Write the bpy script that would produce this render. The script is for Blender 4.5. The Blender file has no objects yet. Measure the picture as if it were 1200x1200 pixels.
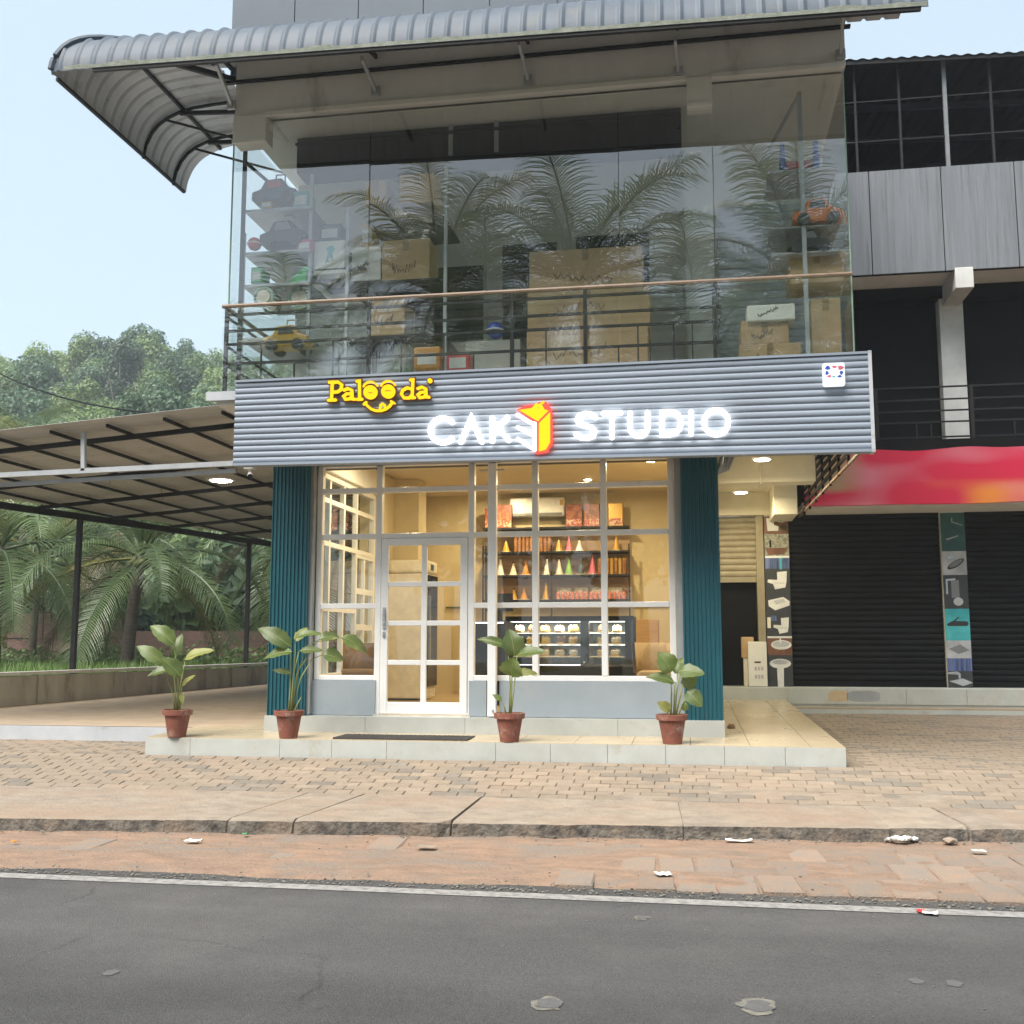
import bpy, bmesh, math, random
from mathutils import Vector, Matrix, noise
R = math.radians
rng = random.Random(7)
sc = bpy.context.scene
col = sc.collection

# ------------------------------------------------------------------ camera
FPX = 1250.0; PIT = math.atan(155/1250.0); YAW = R(9.5); EYE = 1.6
FW = Vector((-math.sin(YAW)*math.cos(PIT), math.cos(YAW)*math.cos(PIT), math.sin(PIT)))
RT = Vector((math.cos(YAW), math.sin(YAW), 0)); UP = RT.cross(FW); CAM = Vector((0, 0, EYE))
cd = bpy.data.cameras.new('camera'); cam = bpy.data.objects.new('camera', cd); col.objects.link(cam)
cd.sensor_width = 36; cd.lens = 36*FPX/1200; cd.clip_start = .05; cd.clip_end = 2000
m = Matrix((RT, UP, -FW)).transposed().to_4x4(); m.translation = CAM; cam.matrix_world = m
sc.camera = cam

# ------------------------------------------------------------------ sky, sun, exposure
SUN_EL, SUN_AZ = 58, 213          # azimuth measured clockwise from +Y: behind the camera, a little left
w = bpy.data.worlds.new('World'); sc.world = w; w.use_nodes = True
wn = w.node_tree.nodes; wl = w.node_tree.links
sky = wn.new('ShaderNodeTexSky'); sky.sky_type = 'NISHITA'; sky.sun_disc = False
sky.sun_elevation = R(SUN_EL); sky.sun_rotation = R(SUN_AZ); sky.air_density = 1.0; sky.dust_density = 3.5; sky.ozone_density = 1.0
bg = wn['Background']; bg.inputs['Strength'].default_value = 0.066
hz = wn.new('ShaderNodeMix'); hz.data_type = 'RGBA'; hz.inputs['Factor'].default_value = .7; hz.inputs['B'].default_value = (3.1, 3.75, 4.1, 1)   # even pale haze over the whole sky
wl.new(sky.outputs[0], hz.inputs['A']); wl.new(hz.outputs['Result'], bg.inputs['Color'])
sd = bpy.data.lights.new('sun', 'SUN'); sd.energy = 1.9; sd.angle = R(40); sd.color = (1, .95, .88)
so = bpy.data.objects.new('sun', sd); col.objects.link(so)
sdir = Vector((math.sin(R(SUN_AZ))*math.cos(R(SUN_EL)), math.cos(R(SUN_AZ))*math.cos(R(SUN_EL)), math.sin(R(SUN_EL))))
so.rotation_euler = sdir.to_track_quat('Z', 'Y').to_euler(); so.location = (0, -20, 40)
sc.view_settings.view_transform = 'Standard'; sc.view_settings.look = 'None'
sc.view_settings.exposure = 2.0; sc.view_settings.gamma = 1
sc.cycles.max_bounces = 10; sc.cycles.diffuse_bounces = 6; sc.cycles.volume_bounces = 1; sc.cycles.transparent_max_bounces = 16; sc.cycles.caustics_reflective = False
sc.cycles.caustics_refractive = False; sc.cycles.sample_clamp_indirect = 4; sc.cycles.use_denoising = True

# ------------------------------------------------------------------ helpers
def ray(x, y): return FW*FPX + RT*(x-600) - UP*(y-600)
def P(x, y, X=None, Y=None, Z=None):
    d = ray(x, y)
    t = (Y-CAM.y)/d.y if Y is not None else ((Z-CAM.z)/d.z if Z is not None else (X-CAM.x)/d.x)
    return CAM + d*t

def V(*a): return Vector(a)
class MB:
    def __init__(s): s.v = []; s.f = []; s.tone = None
    def add(s, vs, fs):
        n = len(s.v); s.v += [tuple(p) for p in vs]; s.f += [tuple(n+i for i in f) for f in fs]; return s
    def box(s, x0, x1, y0, y1, z0, z1):
        return s.add([(x0,y0,z0),(x1,y0,z0),(x1,y1,z0),(x0,y1,z0),(x0,y0,z1),(x1,y0,z1),(x1,y1,z1),(x0,y1,z1)],
                     [(0,3,2,1),(4,5,6,7),(0,1,5,4),(1,2,6,5),(2,3,7,6),(3,0,4,7)])
    def cbox(s, x0, x1, y0, y1, z0, z1, c=.006):      # chamfered top edges
        a = [(x0,y0,z0),(x1,y0,z0),(x1,y1,z0),(x0,y1,z0)]; b = [(p[0],p[1],z1-c) for p in a]
        t = [(x0+c,y0+c,z1),(x1-c,y0+c,z1),(x1-c,y1-c,z1),(x0+c,y1-c,z1)]
        q = [(i,(i+1)%4,4+(i+1)%4,4+i) for i in range(4)]+[(4+i,4+(i+1)%4,8+(i+1)%4,8+i) for i in range(4)]
        return s.add(a+b+t, [(0,3,2,1)]+q+[(8,9,10,11)])
    def bar(s, p, q, w, h=None, up=(0,0,1)):
        p = Vector(p); q = Vector(q); h = h or w; d = (q-p).normalized(); u = Vector(up)
        if abs(d.dot(u)) > .98: u = Vector((0,1,0))
        a = d.cross(u).normalized()*w/2; b = a.cross(d).normalized()*h/2
        vs = [c+i*a+j*b for c in (p, q) for i, j in ((-1,-1),(1,-1),(1,1),(-1,1))]
        return s.add(vs, [(0,1,2,3),(7,6,5,4),(0,4,5,1),(1,5,6,2),(2,6,7,3),(3,7,4,0)])
    def tube(s, pts, r, n=6, cap=True):
        pts = [Vector(p) for p in pts]; rs = r if isinstance(r, (list, tuple)) else [r]*len(pts)
        vs = []; fs = []
        for i, p in enumerate(pts):
            d = (pts[min(i+1, len(pts)-1)]-pts[max(i-1, 0)]).normalized()
            u = Vector((0,0,1)) if abs(d.z) < .95 else Vector((0,1,0))
            a = d.cross(u).normalized(); b = a.cross(d)
            vs += [p+(a*math.cos(t)+b*math.sin(t))*rs[i] for t in (k*2*math.pi/n for k in range(n))]
        for i in range(len(pts)-1):
            fs += [(i*n+k, i*n+(k+1)%n, (i+1)*n+(k+1)%n, (i+1)*n+k) for k in range(n)]
        if cap: fs += [tuple(range(n-1,-1,-1)), tuple((len(pts)-1)*n+k for k in range(n))]
        return s.add(vs, fs)
    def lathe(s, prof, c=(0,0,0), n=20, cap=True):
        vs = []; fs = []
        for r, z in prof: vs += [(c[0]+r*math.cos(k*2*math.pi/n), c[1]+r*math.sin(k*2*math.pi/n), c[2]+z) for k in range(n)]
        for i in range(len(prof)-1):
            fs += [(i*n+k, i*n+(k+1)%n, (i+1)*n+(k+1)%n, (i+1)*n+k) for k in range(n)]
        if cap: fs += [tuple(range(n-1,-1,-1)), tuple((len(prof)-1)*n+k for k in range(n))]
        return s.add(vs, fs)
    def prism(s, pts, off):                             # closed outline (front) pushed back by off
        pts = [Vector(p) for p in pts]; off = Vector(off); n = len(pts)
        return s.add(pts+[p+off for p in pts], [tuple(range(n)), tuple(range(2*n-1, n-1, -1))]+[(i, n+i, n+(i+1)%n, (i+1)%n) for i in range(n)])
    def grid(s, rows):
        n = len(rows[0]); vs = [p for r_ in rows for p in r_]
        return s.add(vs, [(i*n+j, i*n+j+1, (i+1)*n+j+1, (i+1)*n+j) for i in range(len(rows)-1) for j in range(n-1)])
    def ico(s, c, r, sx=1, sy=1, sz=1, jit=0, sub=1):
        bm = bmesh.new(); bmesh.ops.create_icosphere(bm, subdivisions=sub, radius=1)
        vs = [(c[0]+v.co.x*r*sx*(1+jit*rng.uniform(-1,1)), c[1]+v.co.y*r*sy*(1+jit*rng.uniform(-1,1)), c[2]+v.co.z*r*sz*(1+jit*rng.uniform(-1,1))) for v in bm.verts]
        bm.verts.index_update(); fs = [tuple(v.index for v in f.verts) for f in bm.faces]; bm.free()
        return s.add(vs, fs)
    def mesh(s, name, mat=None, o=(0,0,0), smooth=False):
        me = bpy.data.meshes.new(name); me.from_pydata([(a[0]-o[0], a[1]-o[1], a[2]-o[2]) for a in s.v], [], s.f); me.update()
        if mat: me.materials.append(M[mat])
        if smooth: me.shade_smooth() if hasattr(me, 'shade_smooth') else None
        return me
    def build(s, name, mat, parent=None, kind=None, label=None, cat=None, group=None, smooth=False, bevel=0, loc=None):
        o_ = origin(parent) if parent else (Vector(loc) if loc else Vector((0,0,0)))
        ob = bpy.data.objects.new(name, s.mesh(name, mat, o_, smooth)); col.objects.link(ob)
        if parent: ob.parent = parent
        else: ob.location = o_
        tag(ob, label, cat, group, kind)
        if bevel:
            b = ob.modifiers.new('bevel', 'BEVEL'); b.width = bevel; b.segments = 2; b.limit_method = 'ANGLE'; b.angle_limit = R(40)
        return ob
def origin(o):
    p = Vector((0,0,0))
    while o: p += o.location; o = o.parent
    return p
def tag(o, label=None, cat=None, group=None, kind=None):
    if label: o['label'] = label
    if cat: o['category'] = cat
    if group: o['group'] = group
    if kind: o['kind'] = kind
    return o
def thing(name, loc, label, cat, group=None):
    o = bpy.data.objects.new(name, None); col.objects.link(o); o.location = loc; o.empty_display_size = .2
    return tag(o, label, cat, group)
KIDS = {}
def copy_tree(o, parent=None, loc=None, rz=None, scale=None, label=None, group=None):
    c = o.copy(); col.objects.link(c); c.parent = parent
    if loc is not None: c.location = loc
    if rz is not None: c.rotation_euler = (0, 0, rz)
    if scale is not None: c.scale = scale if isinstance(scale, tuple) else (scale,)*3
    if label: c['label'] = label
    if group: c['group'] = group
    for ch in list(o.children): copy_tree(ch, c)
    return c
def inst(name, me, parent, loc=(0,0,0), rot=(0,0,0), scale=(1,1,1)):
    o = bpy.data.objects.new(name, me); col.objects.link(o); o.parent = parent; o.location = loc; o.rotation_euler = rot; o.scale = scale
    return o

# ------------------------------------------------------------------ materials
M = {}
def pm(name, c1, c2=None, scale=6, rough=.6, metal=0, bump=0, bscale=60, stretch=(1,1,1), rnd=0, lo=.35, hi=.65, spec=.5, c3=None, s3=.7, lo3=.55, hi3=.7, rvar=0, coord='pos', trans=0, coat=0, emit=None, es=0, detail=6):
    mt = bpy.data.materials.new(name); mt.use_nodes = True; M[name] = mt
    nt = mt.node_tree; N = nt.nodes; L = nt.links; b = N['Principled BSDF']
    b.inputs['Roughness'].default_value = rough; b.inputs['Metallic'].default_value = metal
    b.inputs['Specular IOR Level'].default_value = spec; b.inputs['Coat Weight'].default_value = coat
    if trans: b.inputs['Transmission Weight'].default_value = trans
    c2 = c2 or tuple(x*.8 for x in c1)
    if coord == 'pos': src = N.new('ShaderNodeNewGeometry').outputs['Position']
    else: src = N.new('ShaderNodeTexCoord').outputs['Object']
    mp = N.new('ShaderNodeMapping'); mp.inputs['Scale'].default_value = stretch; L.new(src, mp.inputs['Vector'])
    nz = N.new('ShaderNodeTexNoise'); nz.inputs['Scale'].default_value = scale; nz.inputs['Detail'].default_value = detail; nz.inputs['Roughness'].default_value = .62
    L.new(mp.outputs[0], nz.inputs['Vector'])
    rp = N.new('ShaderNodeValToRGB'); rp.color_ramp.elements[0].position = lo; rp.color_ramp.elements[1].position = hi
    rp.color_ramp.elements[0].color = (*c1, 1); rp.color_ramp.elements[1].color = (*c2, 1)
    L.new(nz.outputs['Fac'], rp.inputs['Fac']); out = rp.outputs['Color']
    if c3:
        n3 = N.new('ShaderNodeTexNoise'); n3.inputs['Scale'].default_value = s3; n3.inputs['Detail'].default_value = 8; n3.inputs['Roughness'].default_value = .7
        L.new(mp.outputs[0], n3.inputs['Vector'])
        mr = N.new('ShaderNodeMapRange'); mr.inputs['From Min'].default_value = lo3; mr.inputs['From Max'].default_value = hi3
        L.new(n3.outputs['Fac'], mr.inputs['Value'])
        mx = N.new('ShaderNodeMix'); mx.data_type = 'RGBA'; mx.inputs['B'].default_value = (*c3, 1)
        L.new(mr.outputs[0], mx.inputs['Factor']); L.new(out, mx.inputs['A']); out = mx.outputs['Result']
    if rnd:
        oi = N.new('ShaderNodeObjectInfo'); m2 = N.new('ShaderNodeMapRange'); m2.inputs['To Min'].default_value = 1-rnd; m2.inputs['To Max'].default_value = 1+rnd*.6
        L.new(oi.outputs['Random'], m2.inputs['Value'])
        hs = N.new('ShaderNodeHueSaturation'); L.new(m2.outputs[0], hs.inputs['Value']); L.new(out, hs.inputs['Color']); out = hs.outputs['Color']
    L.new(out, b.inputs['Base Color'])
    if rvar:
        m3 = N.new('ShaderNodeMapRange'); m3.inputs['To Min'].default_value = max(.02, rough-rvar); m3.inputs['To Max'].default_value = min(1, rough+rvar)
        L.new(nz.outputs['Fac'], m3.inputs['Value']); L.new(m3.outputs[0], b.inputs['Roughness'])
    if bump:
        nb = N.new('ShaderNodeTexNoise'); nb.inputs['Scale'].default_value = bscale; nb.inputs['Detail'].default_value = 5; L.new(mp.outputs[0], nb.inputs['Vector'])
        bp = N.new('ShaderNodeBump'); bp.inputs['Strength'].default_value = bump; bp.inputs['Distance'].default_value = .02
        L.new(nb.outputs['Fac'], bp.inputs['Height']); L.new(bp.outputs[0], b.inputs['Normal'])
    if emit:
        b.inputs['Emission Color'].default_value = (*emit, 1); b.inputs['Emission Strength'].default_value = es
    return mt
def glass(name, tint=(.86,.93,.91), ior=1.55, dirt=.03):
    mt = bpy.data.materials.new(name); mt.use_nodes = True; M[name] = mt; nt = mt.node_tree; N = nt.nodes; L = nt.links
    N.remove(N['Principled BSDF']); o = N['Material Output']
    t = N.new('ShaderNodeBsdfTransparent'); t.inputs[0].default_value = (*tint, 1)
    g = N.new('ShaderNodeBsdfGlossy'); g.inputs['Roughness'].default_value = .0; g.inputs[0].default_value = (1,1,1,1)
    d = N.new('ShaderNodeBsdfDiffuse'); d.inputs[0].default_value = (.6,.62,.6,1)
    gi = N.new('ShaderNodeNewGeometry'); dt = N.new('ShaderNodeVectorMath'); dt.operation = 'DOT_PRODUCT'; L.new(gi.outputs['Incoming'], dt.inputs[0]); L.new(gi.outputs['Normal'], dt.inputs[1])
    ab = N.new('ShaderNodeMath'); ab.operation = 'ABSOLUTE'; L.new(dt.outputs['Value'], ab.inputs[0])
    om = N.new('ShaderNodeMath'); om.operation = 'SUBTRACT'; om.inputs[0].default_value = 1; L.new(ab.outputs[0], om.inputs[1])
    pw_ = N.new('ShaderNodeMath'); pw_.operation = 'POWER'; pw_.inputs[1].default_value = 5; L.new(om.outputs[0], pw_.inputs[0])
    fr = N.new('ShaderNodeMath'); fr.operation = 'MULTIPLY_ADD'; fr.inputs[1].default_value = 1-ior; fr.inputs[2].default_value = ior; L.new(pw_.outputs[0], fr.inputs[0])   # thin pane: same from both sides; ior = facing reflectance
    geo = N.new('ShaderNodeNewGeometry'); nz = N.new('ShaderNodeTexNoise'); nz.inputs['Scale'].default_value = 2.2; nz.inputs['Detail'].default_value = 9
    L.new(geo.outputs['Position'], nz.inputs['Vector'])
    bp = N.new('ShaderNodeBump'); bp.inputs['Strength'].default_value = .004; bp.inputs['Distance'].default_value = .03
    n2 = N.new('ShaderNodeTexNoise'); n2.inputs['Scale'].default_value = 1.1; L.new(geo.outputs['Position'], n2.inputs['Vector'])
    L.new(n2.outputs['Fac'], bp.inputs['Height']); L.new(bp.outputs[0], g.inputs['Normal'])
    mr = N.new('ShaderNodeMapRange'); mr.inputs['From Min'].default_value = .5; mr.inputs['From Max'].default_value = .8; mr.inputs['To Max'].default_value = dirt
    L.new(nz.outputs['Fac'], mr.inputs['Value'])
    m0 = N.new('ShaderNodeMixShader'); L.new(mr.outputs[0], m0.inputs[0]); L.new(t.outputs[0], m0.inputs[1]); L.new(d.outputs[0], m0.inputs[2])
    m1 = N.new('ShaderNodeMixShader'); L.new(fr.outputs[0], m1.inputs[0]); L.new(m0.outputs[0], m1.inputs[1]); L.new(g.outputs[0], m1.inputs[2])
    L.new(m1.outputs[0], o.inputs['Surface'])
def leafmat(name, c1, c2, rnd=.25, tr=.35, rough=.5, scale=3):
    mt = pm(name, c1, c2, scale=scale, rough=rough, rnd=rnd, coord='obj', bump=0); nt = mt.node_tree; N = nt.nodes; L = nt.links
    b = N['Principled BSDF']; o = N['Material Output']; src = b.inputs['Base Color'].links[0].from_socket
    t = N.new('ShaderNodeBsdfTranslucent'); hs = N.new('ShaderNodeHueSaturation'); hs.inputs['Value'].default_value = 1.3; hs.inputs['Hue'].default_value = .485
    L.new(src, hs.inputs['Color']); L.new(hs.outputs[0], t.inputs[0])
    mx = N.new('ShaderNodeMixShader'); mx.inputs[0].default_value = tr; L.new(b.outputs[0], mx.inputs[1]); L.new(t.outputs[0], mx.inputs[2]); L.new(mx.outputs[0], o.inputs['Surface'])
def emis(name, c, s):
    mt = bpy.data.materials.new(name); mt.use_nodes = True; M[name] = mt; N = mt.node_tree.nodes; N.remove(N['Principled BSDF'])
    e = N.new('ShaderNodeEmission'); e.inputs[0].default_value = (*c, 1); e.inputs[1].default_value = s
    mt.node_tree.links.new(e.outputs[0], N['Material Output'].inputs['Surface'])

pm('asphalt', (.08,.078,.077), (.124,.121,.119), scale=70, rough=.92, bump=.9, bscale=110, c3=(.15,.144,.136), s3=.4, lo3=.46, hi3=.8, spec=.2, lo=.38, hi=.72, detail=9)
def asphalt_extra():
    nt = M['asphalt'].node_tree; N = nt.nodes; L = nt.links; b = N['Principled BSDF']; src = b.inputs['Base Color'].links[0].from_socket
    pos = N.new('ShaderNodeNewGeometry').outputs['Position']
    def math_(op, a, c): 
        n = N.new('ShaderNodeMath'); n.operation = op
        for k, x in enumerate((a, c)):
            if isinstance(x, (int, float)): n.inputs[k].default_value = x
            else: L.new(x, n.inputs[k])
        return n.outputs[0]
    vo = N.new('ShaderNodeTexVoronoi'); vo.inputs['Scale'].default_value = 75; L.new(pos, vo.inputs['Vector'])      # aggregate
    sep = N.new('ShaderNodeSeparateColor'); L.new(vo.outputs['Color'], sep.inputs[0])
    g1 = N.new('ShaderNodeMapRange'); g1.inputs['To Min'].default_value = .9; g1.inputs['To Max'].default_value = 1.12; L.new(sep.outputs[0], g1.inputs['Value'])
    mp = N.new('ShaderNodeMapping'); mp.inputs['Scale'].default_value = (.06,.9,1); L.new(pos, mp.inputs[0])             # tyre-polished lanes
    nz = N.new('ShaderNodeTexNoise'); nz.inputs['Scale'].default_value = 1.3; nz.inputs['Detail'].default_value = 3; L.new(mp.outputs[0], nz.inputs['Vector'])
    g2 = N.new('ShaderNodeMapRange'); g2.inputs['From Min'].default_value = .35; g2.inputs['From Max'].default_value = .65; g2.inputs['To Min'].default_value = .86; g2.inputs['To Max'].default_value = 1.16; L.new(nz.outputs['Fac'], g2.inputs['Value'])
    wn_ = N.new('ShaderNodeTexNoise'); wn_.inputs['Scale'].default_value = 2.5; wn_.inputs['Detail'].default_value = 6; L.new(pos, wn_.inputs['Vector'])
    vm = N.new('ShaderNodeMix'); vm.data_type = 'VECTOR'; vm.inputs['Factor'].default_value = .22; L.new(pos, vm.inputs['A']); L.new(wn_.outputs['Color'], vm.inputs['B'])
    vc = N.new('ShaderNodeTexVoronoi'); vc.feature = 'DISTANCE_TO_EDGE'; vc.inputs['Scale'].default_value = .55; L.new(vm.outputs['Result'], vc.inputs['Vector'])   # hairline cracks
    ms = N.new('ShaderNodeTexNoise'); ms.inputs['Scale'].default_value = .5; L.new(pos, ms.inputs['Vector'])
    mk = N.new('ShaderNodeMapRange'); mk.inputs['From Min'].default_value = .52; mk.inputs['From Max'].default_value = .6; L.new(ms.outputs['Fac'], mk.inputs['Value'])
    cr = N.new('ShaderNodeMapRange'); cr.inputs['From Min'].default_value = .0; cr.inputs['From Max'].default_value = .009; cr.inputs['To Min'].default_value = .28; cr.inputs['To Max'].default_value = 0; L.new(vc.outputs['Distance'], cr.inputs['Value'])
    ck_ = math_('SUBTRACT', 1.0, math_('MULTIPLY', cr.outputs[0], mk.outputs[0]))
    f = math_('MULTIPLY', math_('MULTIPLY', g1.outputs[0], g2.outputs[0]), ck_)
    vs_ = N.new('ShaderNodeVectorMath'); vs_.operation = 'SCALE'; L.new(src, vs_.inputs[0]); L.new(f, vs_.inputs['Scale']); L.new(vs_.outputs[0], b.inputs['Base Color'])
asphalt_extra()
pm('patch', (.22,.205,.165), (.13,.125,.11), scale=25, rough=.95, bump=.4)
pm('stain', (.118,.115,.112), (.095,.093,.091), scale=25, rough=.95, bump=.4)
pm('line_paint', (.3,.29,.275), (.14,.135,.13), scale=16, rough=.85, lo=.42, hi=.7, bump=.4, bscale=200)
pm('dirt', (.3,.195,.133), (.17,.12,.088), scale=9, rough=.95, bump=1, bscale=60, c3=(.2,.168,.138), s3=2.2, lo3=.48, hi3=.64, stretch=(.5,1,1), lo=.3, hi=.75, detail=12)
pm('shoulder_block', (.21,.18,.152), (.265,.187,.135), scale=5, rough=.95, bump=.6, bscale=70, rnd=.15)
pm('slab', (.3,.252,.197), (.175,.145,.115), scale=7, rough=.92, bump=.8, bscale=45, c3=(.25,.178,.127), s3=1.5, lo3=.44, hi3=.68, rnd=.08, stretch=(.6,1.2,1), lo=.3, hi=.72, detail=12)
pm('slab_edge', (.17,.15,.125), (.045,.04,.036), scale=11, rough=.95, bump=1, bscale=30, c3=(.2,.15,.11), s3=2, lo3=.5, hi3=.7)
pm('paver', (.262,.21,.158), (.218,.174,.13), scale=7, rough=.9, bump=.5, bscale=70, rnd=.11, c3=(.275,.2,.145), s3=.8)
pm('paver_dark', (.2,.172,.14), (.165,.142,.115), scale=7, rough=.9, bump=.5, bscale=70, rnd=.15, c3=(.225,.18,.135), s3=.8)
pm('sand', (.2,.16,.115), (.14,.11,.08), scale=14, rough=.95, bump=.6, bscale=80)
pm('tile_floor', (.43,.36,.25), (.385,.32,.22), scale=2.2, rough=.3, c3=(.36,.285,.185), s3=.9, lo3=.5, hi3=.85, rnd=.05, rvar=.12)
pm('tile_riser', (.46,.475,.45), (.4,.415,.385), scale=3, rough=.4, c3=(.33,.28,.2), s3=1.9, lo3=.56, hi3=.78, rnd=.06)
pm('grout', (.3,.26,.2), rough=.9)
pm('concrete_floor', (.34,.27,.195), (.27,.21,.15), scale=3, rough=.9, c3=(.33,.23,.145), s3=.7, bump=.4)
pm('white_paint', (.46,.48,.5), (.4,.42,.45), scale=4, rough=.7, c3=(.3,.27,.23), s3=2.4, lo3=.58, hi3=.72)
pm('wall_paint', (.76,.74,.7), (.68,.66,.62), scale=2.5, rough=.8, c3=(.42,.38,.34), s3=1.6, lo3=.6, hi3=.78, stretch=(1,1,.35), bump=.1)
pm('low_wall', (.42,.38,.31), (.3,.27,.22), scale=2.5, rough=.9, c3=(.14,.11,.08), s3=2.5, lo3=.56, hi3=.75, stretch=(1,1,.3), bump=.3)
pm('coping', (.62,.6,.55), (.5,.47,.42), rough=.85, scale=6)
pm('cream_wall', (.66,.62,.5), (.6,.56,.45), scale=3, rough=.8)  # even cream paint of the passage walls, beams and soffit
pm('teal_metal', (.012,.105,.135), (.01,.085,.112), scale=3, rough=.42, stretch=(1,1,.3), c3=(.03,.13,.15), s3=3, lo3=.6, hi3=.8)
pm('sign_metal', (.25,.29,.35), (.222,.26,.315), scale=3, rough=.5, metal=.0, stretch=(.25,1,1), c3=(.2,.222,.255), s3=1.6, lo3=.55, hi3=.8, spec=.35)
pm('roof_metal', (.085,.108,.138), (.066,.085,.11), scale=3, rough=.55, metal=.0, c3=(.115,.12,.11), s3=2.5, lo3=.55, hi3=.75, spec=.3)
pm('roof_under', (.45,.465,.48), (.38,.395,.41), scale=3, rough=.6, c3=(.24,.23,.22), s3=3, lo3=.58, hi3=.75)
pm('roof_moss', (.22,.23,.2), (.13,.15,.11), scale=12, rough=.8, bump=.3)
pm('carport_sheet', (.48,.485,.47), (.42,.425,.41), scale=2, rough=.7, c3=(.34,.32,.28), s3=1.5, lo3=.55, hi3=.75)
pm('dark_steel', (.011,.011,.013), (.017,.016,.015), scale=8, rough=.6, spec=.25)
pm('grey_steel', (.4,.42,.44), (.33,.35,.36), scale=6, rough=.5, c3=(.25,.2,.16), s3=5, lo3=.62, hi3=.75)
pm('rail_brown', (.3,.2,.13), (.22,.14,.09), scale=10, rough=.4)
pm('clad_panel', (.1,.125,.155), (.088,.11,.138), scale=1.5, rough=.5, metal=.0, spec=.3)
pm('clad_streak', (.185,.2,.22), (.15,.16,.178), scale=3, rough=.5, metal=.0, spec=.3, stretch=(6,6,.25), c3=(.12,.125,.13), s3=3.2, lo3=.52, hi3=.68)
pm('white_frame', (.78,.78,.77), (.73,.73,.72), scale=5, rough=.35, c3=(.5,.48,.44), s3=6, lo3=.64, hi3=.8)
pm('grey_panel', (.3,.34,.37), (.27,.31,.34), scale=2.5, rough=.5, c3=(.36,.36,.35), s3=2, lo3=.56, hi3=.8)
pm('conduit', (.3,.32,.33), rough=.5, scale=4)
pm('interior_wall', (.62,.53,.33), (.57,.48,.29), scale=1.5, rough=.7)
pm('interior_ceiling', (.62,.55,.4), (.58,.5,.36), scale=1.5, rough=.8)
pm('interior_floor', (.5,.36,.2), (.45,.32,.17), scale=2, rough=.25)
pm('stripe_green', (.08,.1,.05), rough=.6)
pm('upper_wall', (.66,.65,.6), (.6,.59,.54), scale=1.5, rough=.85, c3=(.5,.49,.45), s3=2)
pm('dark_opening', (.02,.022,.025), rough=.3)
pm('shutter_black', (.0028,.003,.0037), (.0065,.007,.008), scale=2.5, rough=.42, stretch=(1,1,2), spec=.12, c3=(.012,.0115,.011), s3=1.3, lo3=.56, hi3=.8)
pm('shutter_tan', (.3,.26,.17), (.24,.2,.13), scale=6, rough=.5)
pm('black', (.004,.004,.0045), rough=.6, spec=.12)
pm('black_gloss', (.01,.01,.011), rough=.12)
pm('cardboard', (.5,.34,.19), (.44,.295,.155), scale=5, rough=.85, c3=(.36,.24,.13), s3=3)
pm('tape', (.3,.2,.1), rough=.3)
pm('ink', (.04,.035,.03), rough=.8)
pm('white_box', (.74,.73,.68), (.68,.66,.6), scale=4, rough=.6)
pm('wood', (.42,.27,.13), (.33,.2,.09), scale=3, rough=.45, stretch=(1,1,8))
pm('brown_fabric', (.22,.13,.07), (.17,.1,.055), scale=20, rough=.8)
pm('beige_fabric', (.5,.38,.24), (.44,.33,.2), scale=20, rough=.8)
pm('terracotta', (.25,.085,.055), (.18,.062,.04), scale=8, rough=.8, c3=(.36,.26,.21), s3=6, lo3=.54, hi3=.7, bump=.2)
pm('soil', (.06,.04,.025), (.1,.07,.045), scale=30, rough=1, bump=1)
leafmat('plant_leaf', (.085,.135,.03), (.125,.165,.05), rnd=.22, tr=.3, rough=.42, scale=9)
leafmat('plant_leaf_old', (.3,.29,.08), (.2,.24,.06), rnd=.15, tr=.3)
pm('plant_stem', (.2,.27,.07), (.28,.28,.1), scale=20, rough=.5)
pm('mat_rubber', (.03,.028,.026), (.045,.042,.04), scale=60, rough=.9, bump=.6, bscale=200)
leafmat('tree_leaf', (.12,.195,.065), (.09,.155,.055), rnd=.35, tr=.3)
leafmat('tree_leaf_light', (.185,.26,.085), (.135,.21,.075), rnd=.3, tr=.3)
leafmat('tree_leaf_blue', (.095,.16,.085), (.07,.13,.07), rnd=.3, tr=.3)
leafmat('palm_leaf', (.085,.14,.05), (.12,.17,.065), rnd=.25, tr=.25, rough=.38)
leafmat('palm_leaf_yellow', (.2,.19,.05), (.14,.16,.05), rnd=.25, tr=.3)
leafmat('palm_leaf_dry', (.14,.11,.07), (.1,.08,.05), rnd=.25, tr=.2)
leafmat('grass', (.09,.17,.035), (.13,.22,.05), rnd=.1, tr=.3)
pm('bark', (.15,.125,.1), (.09,.075,.06), scale=6, rough=.9, bump=.6, stretch=(1,1,4))
pm('bark_pale', (.3,.27,.23), (.2,.18,.15), scale=6, rough=.9)
pm('soil_green', (.07,.085,.035), (.1,.08,.05), scale=1.5, rough=1, bump=.6, bscale=20)
pm('brick', (.16,.085,.065), (.085,.06,.05), scale=5, rough=.9, c3=(.05,.045,.04), s3=1.4, bump=.7, bscale=18, stretch=(1,1,2.5))
pm('plaster', (.62,.62,.6), (.5,.5,.48), scale=3, rough=.8)
pm('red_board', (.5,.012,.05), (.5,.012,.05), rough=.45)
pm('orange_plastic', (.75,.2,.03), (.7,.18,.025), rough=.3, scale=3)
pm('red_plastic', (.6,.04,.045), rough=.35); pm('blue_plastic', (.04,.09,.45), rough=.35)
pm('green_plastic', (.08,.5,.18), rough=.35); pm('pale_green', (.35,.5,.38), rough=.5); pm('navy_plastic', (.03,.09,.15), rough=.35)
pm('yellow_plastic', (.55,.32,.03), rough=.4); pm('pink_plastic', (.6,.13,.2), rough=.4); pm('grey_plastic', (.2,.21,.22), rough=.4)
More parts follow.
